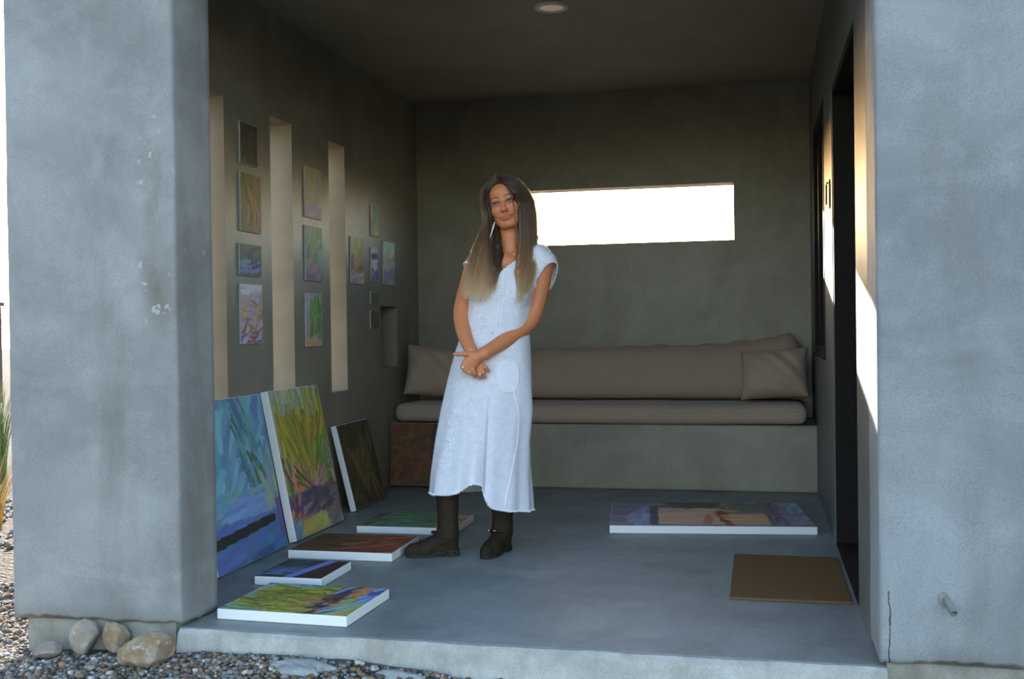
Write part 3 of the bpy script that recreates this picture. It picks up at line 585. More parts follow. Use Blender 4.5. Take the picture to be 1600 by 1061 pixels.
def rock(px, py, w, d, h, seed, mat, rz, label, z0=GZ):
    p = gpt(px, py, z0); p[1] = min(p[1], F0+.012-d*.55); z0 = gz(p[0], p[1]); t = bmesh.new(); bmesh.ops.create_icosphere(t, subdivisions=4, radius=1); r_ = random.Random(seed)
    pl = [Vector((r_.gauss(0, 1), r_.gauss(0, 1), r_.gauss(0, .8))).normalized() for _ in range(11)]; dd = [r_.uniform(.62, .9) for _ in pl]
    for v in t.verts:
        c = v.co.copy()
        for q, k in zip(pl, dd):
            s_ = c.dot(q)-k
            if s_ > 0: c -= q*s_*.93
        c *= 1+.03*math.sin(c.x*9+seed)*math.sin(c.y*8+c.z*7); v.co = Vector((c.x*w/2/.82, c.y*d/2/.82, c.z*h/2/.8))
    zm = min(v.co.z for v in t.verts)
    for v in t.verts: v.co.z -= zm+h*.08
    o = mobj('rock', t, mat, None, True); o.location = (p[0], p[1], z0+.002); o.rotation_euler = (0, 0, rz); return tag(o, label, 'rock', 'rocks by the left pillar')
rock(153, 1022, .086, .08, .105, 27, RM[0], .4, 'squarish tan rock standing against the left stem wall')
rock(210, 1018, .10, .055, .105, 5, RM[1], -.2, 'brown block of rock half hidden behind the largest rock')
rock(229, 1058, .17, .11, .115, 33, RM[1], .5, 'largest ochre rock with pale patches in front of the left pillar')
rock(74, 1036, .09, .07, .05, 16, RM[2], .1, 'low pinkish rock at the left corner of the stem wall')
# spilled mortar lumps along the slab edge
MAT_SPILL = plaster('spilled_mortar', (.26, .26, .25), (.36, .36, .345), (.18, .165, .14), .9, .1, 8)
def spill(px, py, w, d, h, seed, label):
    p = gpt(px, py, -.07); t = bmesh.new(); bmesh.ops.create_icosphere(t, subdivisions=4, radius=1); r_ = random.Random(seed); ph = [r_.uniform(0, 6) for _ in range(5)]
    for v in t.verts:
        c = v.co; k = 1+.16*math.sin(c.x*4+ph[0])+.14*math.sin(c.y*5+ph[1])+.05*math.sin(c.x*13+c.y*11+ph[2])+.04*math.sin(c.z*17+c.x*15+ph[3])
        v.co = Vector((c.x*k*w/2, c.y*k*d/2, c.z*k*h))
    o = mobj('mortar_spill', t, MAT_SPILL, None, True); o.location = (p[0], p[1], gz(p[0], p[1])+.002); tag(o, label, 'concrete')
spill(470, 1046, .26, .10, .022, 4, 'larger pale lump of spilled mortar on the gravel before the front canvas')
spill(620, 1052, .15, .07, .018, 9, 'smaller lump of spilled mortar on the gravel right of the larger one')
# grass clumps and a low wall beyond the left side of the building
MAT_GRASS = plain('dry_grass', (.42, .30, .10), .8, .2, var=.35, sc=6); MAT_GREEN = plain('green_grass', (.12, .17, .06), .8, .2, var=.3, sc=6)
def clump(x, y, h, nb, seed, mat, label, spread=.28):
    r_ = random.Random(seed); V, Fc = [], []
    for k in range(nb):
        a = r_.uniform(0, 6.28); b = a+r_.uniform(-.5, .5); L = h*r_.uniform(.6, 1.1); sp_ = spread*r_.uniform(.2, 1); bx_, by_ = math.cos(a)*.08*r_.random(), math.sin(a)*.08*r_.random()
        wv = Vector((-math.sin(b), math.cos(b), 0))*.004; i0 = len(V)
        for s_ in range(5):
            t = s_/4; c = Vector((bx_+math.cos(b)*sp_*t*t*L/h, by_+math.sin(b)*sp_*t*t*L/h, L*(t-.18*t*t))); w_ = wv*(1-t*.9)
            V += [c-w_, c+w_]
        for s_ in range(4): q = i0+2*s_; Fc.append((q, q+1, q+3, q+2))
    o = nobj('grass_clump', [v[:] for v in V], Fc, mat, None, False); o.location = (x, y, gz(x, y)); tag(o, label, 'grass', 'grass clumps beyond the pillar')
for k, (Y, dx, h, m_, lb) in enumerate(((5.6, -.10, .55, MAT_GRASS, 'golden dry grass clump just past the left pillar'), (7.4, -.06, .95, MAT_GREEN, 'taller green grass clump behind the golden one'), (9.2, -.2, .9, MAT_GRASS, 'dry grass clump farther along the left side'))):
    d = ray(3, 600); X = d[0]*Y/d[1]+dx; clump(X, Y, h, 260, 60+k, m_, lb)
d = ray(-40, 500); Yw = 16.0; Xw = d[0]*Yw/d[1]
bm = box(Xw-6, Xw+.4, Yw, Yw+.2, -.2, 1.55, bev=.02); bx(bm, Xw-6, Xw+.43, Yw-.03, Yw+.23, 1.55, 1.62, bev=.01)
struct('wall_garden', bm, plain('garden_wall_stucco', (.10, .085, .075), .8, .2))

# ================================================================ THE PERSON
WP = np.array([-1.325, 4.733, 0.]); la = np.array([WP[0], WP[1], 0]); la /= np.linalg.norm(la)
E2 = la; E1 = np.array([la[1], -la[0], 0]); PROT = math.atan2(E1[1], E1[0])
person = empty('person', tuple(WP), PROT, 'person in a white embroidered dress and dark boots standing with hands clasped', 'person')
def px(x, y, d=0.):
    """reference pixel to the figure's own metres: (right, away, up) on the plane `d` metres behind the figure's axis"""
    r_ = ray(x, y); t = (WP@E2+d-CO@E2)/(r_@E2); P = CO+r_*t-WP; return np.array([P@E1, d, P[2]])
def crv(P_, n):
    P_ = np.asarray(P_); t = np.linspace(0, len(P_)-1, n); i = np.minimum(t.astype(int), len(P_)-2); f_ = (t-i)[:, None]
    A, B = P_[i], P_[i+1]; C0, C3 = P_[np.maximum(i-1, 0)], P_[np.minimum(i+2, len(P_)-1)]
    return .5*((2*A)+(-C0+B)*f_+(2*C0-5*A+4*B-C3)*f_**2+(-C0+3*A-3*B+C3)*f_**3)
def smin(a, b, k):
    h = np.clip(.5+.5*(b-a)/k, 0, 1); return b*(1-h)+a*h-k*h*(1-h)
def smax(a, b, k): return -smin(-a, -b, k)
class Fld:
    def __init__(s, xs, ys, zs):
        s.ax = [np.asarray(q, np.float32) for q in (xs, ys, zs)]; s.V = np.full([len(q) for q in s.ax], .06, np.float32)
    def sl(s, lo, hi):
        return tuple(slice(max(0, int(np.searchsorted(a, l))-1), min(len(a), int(np.searchsorted(a, h))+1)) for a, l, h in zip(s.ax, lo, hi))
    def pts(s, sl): return np.meshgrid(*[a[q] for a, q in zip(s.ax, sl)], indexing='ij', sparse=True)
    def cone(s, a, b, r1, r2, k=.015, flat_=None):
        a, b = np.asarray(a, float), np.asarray(b, float); m = max(r1, r2)+k+.012; sl = s.sl(np.minimum(a, b)-m, np.maximum(a, b)+m)
        X, Y, Z = s.pts(sl); d = b-a; L = d@d+1e-9
        t = np.clip(((X-a[0])*d[0]+(Y-a[1])*d[1]+(Z-a[2])*d[2])/L, 0, 1)
        q = np.sqrt((X-a[0]-t*d[0])**2+(Y-a[1]-t*d[1])**2+(Z-a[2]-t*d[2])**2)-(r1+(r2-r1)*t)
        s.V[sl] = smin(s.V[sl], q, k)
    def chain(s, P, R, k=.012):
        for i in range(len(P)-1): s.cone(P[i], P[i+1], R[i], R[i+1], k)
    def ell(s, c, r, Rm=None, k=.015, sub=False):
        c = np.asarray(c, float); r = np.asarray(r, float); m = r.max()+k+.012; sl = s.sl(c-m, c+m); X, Y, Z = s.pts(sl); X, Y, Z = X-c[0], Y-c[1], Z-c[2]
        if Rm is not None: X, Y, Z = [X*Rm[0, i]+Y*Rm[1, i]+Z*Rm[2, i] for i in range(3)]
        k0 = np.sqrt((X/r[0])**2+(Y/r[1])**2+(Z/r[2])**2); k1 = np.sqrt((X/r[0]**2)**2+(Y/r[1]**2)**2+(Z/r[2]**2)**2)+1e-9; q = k0*(k0-1)/k1
        s.V[sl] = smax(s.V[sl], -q, k) if sub else smin(s.V[sl], q, k)
    def mesh(s):
        """surface nets"""
        V = s.V; I = V < 0; nx, ny, nz = V.shape
        c = np.zeros((nx-1, ny-1, nz-1), np.uint8)
        for i in (0, 1):
            for j in (0, 1):
                for k in (0, 1): c += I[i:nx-1+i, j:ny-1+j, k:nz-1+k]
        cells = np.argwhere((c > 0) & (c < 8)); idm = np.full(c.shape, -1, np.int32); idm[tuple(cells.T)] = np.arange(len(cells))
        acc = np.zeros((len(cells), 3)); cnt = np.zeros(len(cells))
        cor = [(i, j, k) for i in (0, 1) for j in (0, 1) for k in (0, 1)]
        P = [s.ax[q] for q in range(3)]
        for a in range(8):
            for b in range(a+1, 8):
                if sum(abs(x-y) for x, y in zip(cor[a], cor[b])) != 1: continue
                ia, ib = cells+np.array(cor[a]), cells+np.array(cor[b]); va, vb = V[tuple(ia.T)], V[tuple(ib.T)]; m = (va < 0) != (vb < 0)
                t = np.where(m, va/(va-vb+1e-12), 0)
                pa = np.stack([P[q][ia[:, q]] for q in range(3)], 1); pb = np.stack([P[q][ib[:, q]] for q in range(3)], 1)
                acc += np.where(m[:, None], pa+(pb-pa)*t[:, None], 0); cnt += m
        vert = acc/cnt[:, None]; F = []
        for ax in range(3):
            A = I[tuple(slice(0, -1) if q == ax else slice(1, -1) for q in range(3))]; B = I[tuple(slice(1, None) if q == ax else slice(1, -1) for q in range(3))]
            e = np.argwhere(A != B); sg = A[tuple(e.T)]
            for q in range(3):
                if q != ax: e[:, q] += 1
            u, w = [(1, 2), (2, 0), (0, 1)][ax]; du = np.zeros(3, int); dw = np.zeros(3, int); du[u] = 1; dw[w] = 1
            q4 = np.stack([idm[tuple(x.T)] for x in (e-du-dw, e-dw, e, e-du)], 1); q4[~sg] = q4[~sg][:, ::-1]; F.append(q4)
        return vert, np.concatenate(F)
def crop_faces(V, F, keep):
    F = F[keep[F].all(1)]; used = np.unique(F); mp_ = np.full(len(V), -1); mp_[used] = np.arange(len(used)); return V[used], mp_[F]
def relax(V, F, n=2, lam=.5):
    e = np.concatenate([F[:, [0, 1]], F[:, [1, 2]], F[:, [2, 3]], F[:, [3, 0]]])
    for _ in range(n):
        S = np.zeros_like(V); c = np.zeros(len(V))
        np.add.at(S, e[:, 0], V[e[:, 1]]); np.add.at(c, e[:, 0], 1); np.add.at(S, e[:, 1], V[e[:, 0]]); np.add.at(c, e[:, 1], 1)
        V = V+lam*(S/np.maximum(c, 1)[:, None]-V)
    return V
def flr(x, y): d_ = ray(x, y); P = CO+d_*(-CO[2]/d_[2])-WP; return np.array([P@E1, P@E2, 0.])
# ---- head frame
HCN = px(789.5, 319.5, .012); th_, ps_, pi_ = math.radians(13), math.radians(-10), math.radians(-4)
def rot(ax, a):
    c, s = math.cos(a), math.sin(a)
    return np.array({'x': [[1, 0, 0], [0, c, -s], [0, s, c]], 'y': [[c, 0, s], [0, 1, 0], [-s, 0, c]], 'z': [[c, -s, 0], [s, c, 0], [0, 0, 1]]}[ax])
HR = rot('y', -th_) @ rot('z', ps_) @ rot('x', pi_)      # columns: her left, back of head, crown
HS = 1.05
def hp(x, y, z): return HCN+HR@(np.array([x, y, z])*HS)
def hl(P): return (P-HCN)@HR/HS
g = Fld(np.arange(-.14, .47, .0026), np.arange(-.25, .16, .0026), np.concatenate([np.arange(.02, .76, .009), np.arange(.76, 1.73, .0026)]))
def hell(c, r, k=.012, sub=False): g.ell(hp(*c), np.array(r)*HS, HR, k, sub)
def hcone(a, b, r1, r2, k=.012): g.cone(hp(*a), hp(*b), r1*HS, r2*HS, k)
# torso, hidden hips and legs
g.ell(px(788, 445, .02), (.118, .072, .14), None, .03); g.ell(px(777, 520, .015), (.10, .07, .11), None, .03); g.ell(px(768, 590, .01), (.125, .085, .12), None, .03)
g.cone(px(752, 404, .02), px(840, 396, .02), .036, .036, .03); g.ell(px(790, 412, -.02), (.075, .05, .05), None, .03)
for s_, q in ((-1, 765), (1, 808)): g.ell(px(q, 455, -.045), (.045, .04, .045), None, .03)
FT = {'l': (flr(718, 867), flr(632, 871)), 'r': (flr(793, 858), flr(754, 875))}
def ankle(k): h_, t_ = FT[k]; return h_+(t_-h_)*.2
ANL, ANR = ankle('l'), ankle('r')
BTL, BTR = np.array([px(698, 735, ANL[1])[0], ANL[1]*.6, px(698, 735, ANL[1])[2]]), np.array([px(785, 750, ANR[1])[0], ANR[1]*.6, px(785, 750, ANR[1])[2]])
g.chain([px(752, 610, .01), BTL+np.array([.01, -.01, .08]), BTL, ANL+np.array([0, 0, .09])], [.078, .052, .046, .032], .02); g.chain([px(788, 610, .01), BTR+np.array([0, -.01, .08]), BTR, ANR+np.array([0, 0, .09])], [.078, .052, .046, .032], .02)
# neck, collar bones
g.cone(px(800, 398, .025), hp(.004, .03, -.055), .050, .046, .022); g.cone(px(797, 388, .02), hp(0, .0, -.06), .042, .040, .02)
g.chain([px(789, 399, -.038), px(765, 396, -.025), px(752, 399, .0)], [.009, .010, .012], .014); g.chain([px(805, 396, -.038), px(824, 389, -.02), px(838, 391, .0)], [.009, .010, .012], .014)
# arms
def limb(P, Rr, n, k): P_ = crv(P, n); g.chain(list(P_), list(np.interp(np.linspace(0, len(P)-1, n), range(len(P)), Rr)), k)
limb([px(742, 410, .015), px(733, 440, .02), px(725.5, 465, .02), px(720.5, 488, .0), px(722.5, 510, -.045), px(728, 530, -.09), px(736, 549, -.135)], [.042, .038, .0355, .0335, .0325, .0295, .025], 26, .008)
limb([px(850, 406, .02), px(844, 445, .03), px(837, 478, .028), px(825, 504, .002), px(802, 523, -.055), px(779, 538.5, -.113), px(757, 552, -.165)], [.046, .043, .041, .0405, .037, .0315, .0262], 28, .008)
# her right hand: below, fingers pointing down to the right
g.ell(px(744, 566, -.148), (.030, .014, .036), rot('y', math.radians(-38)), .012); g.cone(px(737, 549, -.135), px(743, 562, -.146), .025, .021, .014)
for (kx, ky), (mx, my), (tx, ty), dz, r in (((752, 569), (759, 574), (764, 580), -.150, .0088), ((750, 573), (755, 582), (758, 590), -.152, .0092), ((746, 575), (749, 585), (750.5, 592), -.150, .009), ((741, 576), (742, 584), (743, 589.5), -.146, .0082)):
    g.chain([px(kx, ky, dz), px(mx, my, dz-.006), px(tx, ty, dz+.006)], [r, r*.95, r*.78], .005)
# her left hand: over it, fingers curling under, thumb to the left
g.ell(px(737, 564, -.180), (.034, .0165, .036), rot('y', math.radians(42)), .012); g.cone(px(757, 552, -.165), px(744, 558, -.177), .0255, .024, .016)
for (kx, ky), (mx, my), (tx, ty), r in (((724.5, 566), (722.5, 574), (730, 580), .0088), ((728, 571), (727, 579), (735, 584), .0092), ((733, 575), (733.5, 582), (741, 586), .009), ((739, 577), (741, 583), (746, 585), .0082)):
    g.chain([px(kx, ky, -.182), px(mx, my, -.178), px(tx, ty, -.158)], [r*1.1, r, r*.82], .006)
g.chain([px(740, 554, -.182), px(727, 552.5, -.188), px(718, 553.5, -.186), px(709.5, 553, -.180)], [.013, .0115, .0092, .0068], .007)
# head
hell((0, .014, .032), (.072, .090, .080), .02); hell((0, -.024, -.028), (.059, .056, .088), .02)
for s_ in (-1, 1):
    hcone((s_*.050, .008, -.045), (s_*.022, -.052, -.094), .021, .016, .02); hell((s_*.037, -.054, -.028), (.022, .022, .022), .02)
    hell((s_*.074, .012, -.008), (.008, .018, .030), .008)
hell((0, -.062, -.097), (.021, .019, .016), .016); hell((0, -.056, .045), (.045, .03, .032), .025)
hcone((-.036, -.070, .017), (.036, -.070, .017), .011, .011, .014)
for s_ in (-1, 1): hell((s_*.0315, -.094, -.001), (.018, .016, .0115), .010, True)
for s_ in (-1, 1): hell((s_*.0315, -.068, -.001), (.0145, .0145, .0125), .004); hcone((s_*.018, -.0795, -.008), (s_*.044, -.074, -.008), .0035, .0035, .006)
hcone((0, -.077, .008), (0, -.094, -.030), .0075, .0095, .010); hell((0, -.096, -.036), (.0115, .011, .0095), .008)
for s_ in (-1, 1): hell((s_*.0115, -.087, -.039), (.0075, .009, .007), .006)
hell((0, -.080, -.066), (.024, .011, .016), .012)
hcone((-.024, -.080, -.0615), (0, -.0905, -.0625), .0035, .0055, .004); hcone((.024, -.080, -.0605), (0, -.0905, -.0625), .0035, .0055, .004)
hcone((-.020, -.080, -.068), (0, -.0885, -.0715), .004, .0065, .005); hcone((.020, -.080, -.067), (0, -.0885, -.0715), .004, .0065, .005)
hcone((-.029, -.077, -.0625), (.029, -.077, -.061), .002, .002, .003)
Vb, Fb = g.mesh(); Vb = relax(Vb, Fb, 2, .4)
q = hl(Vb); hd = (q[:, 2] > -.125) & (np.abs(q[:, 0]) < .1) & (q[:, 1] < .12)
skin = np.array(srgb(206, 129, 86)); col = np.tile(skin, (len(Vb), 1))
def tint(mask, c, a): col[:] = col*(1-(mask*a)[:, None])+np.array(srgb(*c))*(mask*a)[:, None]
def blob(cx_, cz_, rx, rz, soft=.4): return np.clip((1-np.hypot((q[:, 0]-cx_)/rx, (q[:, 2]-cz_)/rz))/soft, 0, 1)*(hd & (q[:, 1] < -.04))
for s_ in (-1, 1):
    tint(blob(s_*.038, -.03, .026, .022, .9), (196, 106, 84), .45)
    tint(blob(s_*.0315, -.001, .025, .014, .6), (110, 68, 52), .7)
    for k in range(7):
        t = k/6; tint(blob(s_*(.014+.036*t), .0215+.006*math.sin(t*2.6)-.002*t, .0075, .0046, .6), (70, 46, 32), .75)
        tint(blob(s_*(.017+.030*t), .0045*math.sin(t*3.14)+.0005, .0062, .0042, .6), (30, 20, 16), 1.0)
    tint(blob(s_*.0315, -.0015, .0058, .0058, .4), (60, 48, 36), .9)
    tint(blob(s_*.022, -.002, .004, .0035, .5), (190, 170, 160), .5); tint(blob(s_*.041, -.002, .004, .0035, .5), (190, 170, 160), .5)
    tint(blob(s_*.0075, -.043, .004, .003, .6), (90, 50, 40), .8)
tint(blob(0, -.034, .014, .016, .9), (200, 120, 96), .35)
tint(np.maximum(blob(0, -.062, .022, .0055, .5), blob(0, -.0715, .018, .0065, .5)), (190, 104, 88), .5)
for k in range(11): t = k/10*2-1; tint(blob(t*.031, -.0672+.0062*t*t, .0055, .0024, .6), (96, 50, 42), .85)
sm = N('skin'); at = sm.n('Attribute', attribute_name='paint'); sm.p.inputs['Subsurface Weight'].default_value = .12; sm.p.inputs['Subsurface Radius'].default_value = (.012, .005, .003)
MAT_SKIN = sm.base(at.outputs['Color'], .5, .4)
nobj('body', Vb, Fb, MAT_SKIN, person, True, col)
# ---- dress
YT = [388, 410, 440, 480, 520, 545, 590, 640, 690, 740, 775, 805]; LT = [752, 740, 733, 731, 721, 712, 700, 690, 681.5, 674, 671, 670]; RT = [838, 840, 836, 829, 827, 829, 831.5, 833, 828, 828, 830, 831]
pl = [px(x, y) for x, y in zip(LT, YT)]; pr = [px(x, y) for x, y in zip(RT, YT)]
zt = np.array([(a[2]+b[2])/2 for a, b in zip(pl, pr)])[::-1]; cxt = np.array([(a[0]+b[0])/2 for a, b in zip(pl, pr)])[::-1]; at_ = np.array([(b[0]-a[0])/2 for a, b in zip(pl, pr)])[::-1]
bt = np.array([.075, .095, .112, .112, .112, .118, .132, .138, .142, .15, .16, .165])[::-1]; cyt = np.array([.02, .015, .01, .012, .01, .008, .006, .004, .0, -.005, -.01, -.01])[::-1]
zf = lambda y: px(760, y)[2]; uf = lambda x, y: px(x, y)[0]
def dressf(X, Y, Z):
    cx_ = np.interp(Z, zt, cxt).astype(np.float32); a_ = np.interp(Z, zt, at_).astype(np.float32); b_ = np.interp(Z, zt, bt).astype(np.float32); c_ = np.interp(Z, zt, cyt).astype(np.float32)
    x, y = (X-cx_)/a_, (Y-c_)/b_; th = np.arctan2(x, -y); low = np.clip((zf(560)-Z)/(zf(560)-zf(800)), 0, 1)
    fold = low*(.036*np.sin(5*th+.6+2*Z)+.030*np.sin(12*th+1.7-3*Z))+.010*np.sin(7*th+9*Z)*np.clip((zf(430)-Z)*6, 0, 1)
    up_ = (Z-zf(780))/(zf(690)-zf(780)); ue = uf(753, 780)+(uf(758, 690)-uf(753, 780))*up_
    st = 1/(1+np.exp(-np.clip((X-ue)/.0016, -30, 30))); dec = np.clip(1-(X-ue)/.20, 0, 1)
    fold = fold+np.where(Y < c_, 1, 0)*st*dec*.24*np.clip((zf(600)-Z)/(zf(600)-zf(720)), 0, 1)
    gul = np.exp(-((X-(ue-.05))/.045)**2)*np.where(Y < c_, 1, 0); fold = fold-gul*.34*np.clip((zf(620)-Z)/(zf(620)-zf(740)), 0, 1)
    return (np.sqrt(x*x+y*y)-1-fold)*np.minimum(a_, b_)*.9
D = Fld(np.arange(-.26, .46, .0038), np.arange(-.26, .24, .0038), np.arange(.18, 1.46, .0038))
zi0 = int(np.searchsorted(D.ax[2], zf(402)))
X, Y, Z = np.meshgrid(D.ax[0], D.ax[1], D.ax[2][:zi0], indexing='ij', sparse=True); D.V[:, :, :zi0] = np.minimum(D.V[:, :, :zi0], dressf(X, Y, Z).astype(np.float32))
D.cone(px(753, 405, .02), px(839, 397, .02), .046, .046, .03); D.ell(px(790, 414, -.015), (.085, .062, .055), None, .03)
for s_, q_ in ((-1, 764), (1, 808)): D.ell(px(q_, 457, -.055), (.055, .05, .055), None, .03)
D.chain([px(842, 402, .02), px(850, 412, .022), px(852, 446, .035)], [.053, .0575, .060], .02); D.chain([px(748, 406, .02), px(741, 418, .022), px(738, 440, .025)], [.046, .047, .048], .02)
Vd, Fd = D.mesh(); Vd = relax(Vd, Fd, 2, .45)
nx_px = np.array([738, 756, 768, 786, 806, 821, 829]); ny_px = np.array([386, 410, 437, 421, 407, 397, 386])
nk = np.array([px(a, b) for a, b in zip(nx_px, ny_px)])
zfront = np.interp(Vd[:, 0], nk[:, 0], nk[:, 2], left=9, right=9); inn = (Vd[:, 0] > uf(757, 392)) & (Vd[:, 0] < uf(828, 390))
zback = np.where(inn, zf(394), 9.); wt = np.clip((Vd[:, 1]+.01)/.05, 0, 1); zn = zfront*(1-wt)+zback*wt
th = np.arctan2((Vd[:, 0]-np.interp(Vd[:, 2], zt, cxt)), -(Vd[:, 1]-np.interp(Vd[:, 2], zt, cyt)))
front = Vd[:, 1] < np.interp(Vd[:, 2], zt, cyt)
hx = np.array([668, 672, 700, 716, 724, 735, 751.5, 753.5, 757, 762, 770, 790, 815, 832]); hy = np.array([774, 775.5, 774, 770, 764, 758.5, 757.5, 758, 776, 785, 791, 796, 799.5, 802])
hk = np.array([px(a, b, -.12) for a, b in zip(hx, hy)]); zh = np.interp(Vd[:, 0], hk[:, 0], hk[:, 2])
bk = np.array([px(a, b, .13) for a, b in ((668, 770), (720, 768), (760, 768), (800, 780), (834, 792))]); zhb = np.interp(Vd[:, 0], bk[:, 0], bk[:, 2])
wf = np.clip((Vd[:, 1]+.03)/.06, 0, 1); zh = zh*(1-wf)+zhb*wf
def plane_cut(p1, p2, p3, ref):
    n_ = np.cross(p2-p1, p3-p1); n_ /= np.linalg.norm(n_)
    if (ref-p1)@n_ < 0: n_ = -n_
    return lambda V: (V-p1)@n_
slR = plane_cut(px(832, 432, -.05), px(868, 405, -.03), px(860, 452, .09), px(842, 395, .02)); slL = plane_cut(px(748, 424, -.05), px(728, 408, -.02), px(733, 430, .08), px(748, 400, .02))
armR = (Vd[:, 2] > zf(480)) & (Vd[:, 0] > uf(838, 440)); armL = (Vd[:, 2] > zf(470)) & (Vd[:, 0] < uf(734, 430))
keep = (Vd[:, 2] < zn) & (Vd[:, 2] > zh) & ~(armR & (slR(Vd) < 0)) & ~(armL & (slL(Vd) < 0))
Vc, Fc = crop_faces(Vd, Fd, keep)
dm = N('white_cotton'); v = dm.mp(); f1 = dm.noise(v, 38, 4, .6); f2 = dm.noise(v, 700, 2); f3 = dm.noise(v, 12, 3)
dm.bump(dm.math('ADD', f1, dm.math('MULTIPLY', f2, .3)), .35, .006)
dm.p.inputs['Sheen Weight'].default_value = .1
MAT_DRESS = dm.base(dm.ramp(f1, [(.3, (.67, .655, .71)), (.7, (.76, .745, .79))]), .85, .15)
dress = nobj('dress', Vc, Fc, MAT_DRESS, person); sd = dress.modifiers.new('thick', 'SOLIDIFY'); sd.thickness = .0022; sd.offset = -1
MAT_LACE = plain('cotton_lace', (.83, .82, .86), .85, .15, var=.05)
# boundary loops: lace beads on every open edge
E_ = np.concatenate([Fc[:, [0, 1]], Fc[:, [1, 2]], Fc[:, [2, 3]], Fc[:, [3, 0]]]); es = np.sort(E_, 1); key = es[:, 0].astype(np.int64)*len(Vc)+es[:, 1]; uq, ct = np.unique(key, return_counts=True); bd = uq[ct == 1]
be = np.stack([bd//len(Vc), bd % len(Vc)], 1); nb = {}
for a_, b_ in be: nb.setdefault(int(a_), []).append(int(b_)); nb.setdefault(int(b_), []).append(int(a_))
seen = set(); loops = []
for s0 in list(nb):
    if s0 in seen: continue
    lp = [s0]; seen.add(s0); cur = s0
    while True:
        nx2 = [w_ for w_ in nb[cur] if w_ not in seen]
        if not nx2: break
        cur = nx2[0]; seen.add(cur); lp.append(cur)
    if len(lp) > 40: loops.append(Vc[lp])
SV, SF = ico(1, 3, .12, .9)
for L in loops:
    P_ = np.concatenate([L, L[:1]]); 
    for _ in range(6): P_[1:-1] = (P_[:-2]+P_[2:]+2*P_[1:-1])/4
    dl = np.r_[0, np.cumsum(np.linalg.norm(np.diff(P_, axis=0), axis=1))]; nn = int(dl[-1]/.0125)
    if nn < 8: continue
    big = L[:, 2].mean() < .6; sV, sF = [], []
    for k in range(nn):
        t = dl[-1]*k/nn; c = np.array([np.interp(t, dl, P_[:, i]) for i in range(3)]); r = .0066 if big else .0050
        sF.append(SF+len(sV)*len(SV)); sV.append(SV*r+c-np.array([0, 0, .001]))
    nobj('lace_trim', np.concatenate(sV), np.concatenate(sF), MAT_LACE, dress)
def surf(u, z, y0=-.25):
    ix = np.clip(np.searchsorted(D.ax[0], u), 1, len(D.ax[0])-1); iz = np.clip(np.searchsorted(D.ax[2], z), 1, len(D.ax[2])-1); ln = D.V[ix, :, iz]; k = np.argmax(ln < 0)
    return None if ln[k] >= 0 else D.ax[1][k]
def on_dress(x, y, lift=.001):
    p = px(x, y, -.12); s_ = surf(p[0], p[2])
    if s_ is None: return None
    p = px(x, y, s_); s2 = surf(p[0], p[2]); return px(x, y, (s2 if s2 is not None else s_)-lift)
# white-work flowers, seam and placket
rf = random.Random(9); ev, ef = [], []
def flower(x, y, r):
    c = on_dress(x, y, .0010)
    if c is None: return
    for k in range(5):
        a_ = k*1.2566+x; p = c+np.array([math.cos(a_)*r, 0, math.sin(a_)*r]); ef.append(SF+len(ev)*len(SV)); ev.append(SV*np.array([r*.75, .003, r*.75])+p)
for k in range(90):
    t = rf.random(); y = 640+100*t; flower(712-18*t+rf.gauss(0, 5), y, rf.uniform(.004, .007))
for k in range(60): flower(748+rf.gauss(0, 8), rf.uniform(455, 525), rf.uniform(.003, .0055))
for k in range(26): flower(rf.gauss(741, 7), rf.uniform(618, 700), rf.uniform(.003, .005))
for k in range(22): flower(rf.gauss(800, 5), rf.uniform(455, 500), rf.uniform(.003, .005))
for k in range(16): flower(rf.gauss(848, 7), rf.uniform(394, 412), rf.uniform(.003, .0045))
nobj('embroidery', np.concatenate(ev), np.concatenate(ef), MAT_LACE, dress, kind='stuff')
def strip(name, pts, r, mat=MAT_LACE):
    P_ = [on_dress(a_, b_, .0025) for a_, b_ in pts]; P_ = [p for p in P_ if p is not None]
    if len(P_) > 2:
        P_ = np.array(P_)
        for _ in range(3): P_[1:-1] = (P_[:-2]+P_[2:]+2*P_[1:-1])/4
        mobj(name, tube(bmesh.new(), P_, r, 6), mat, dress, True)
def poly_px(pts, n):
    pts = np.array(pts, float); t = np.linspace(0, len(pts)-1, n); return [(np.interp(s_, range(len(pts)), pts[:, 0]), np.interp(s_, range(len(pts)), pts[:, 1])) for s_ in t]
strip('side_seam', poly_px([(792, 562), (797, 590), (806, 622), (811, 650), (809, 690), (798, 745), (789, 792)], 50), .0032)
strip('placket', poly_px([(788, 425), (786, 455), (786, 480), (782, 510), (779, 540)], 36), .0026); strip('placket', poly_px([(781, 428), (780, 455), (781, 480), (777, 510), (774, 540)], 36), .0026)
MAT_HOLE = plain('stitch_shadow', (.12, .12, .13), .9, .1)
for (x, y) in [(783.5, 446+5*k) for k in range(6)]+[(780, 494+4.5*k) for k in range(4)]:
    c = on_dress(x, y, .0012)
    if c is not None: nobj('stitch_hole', SV*np.array([.0022, .0012, .0022])+c, SF, MAT_HOLE, dress)
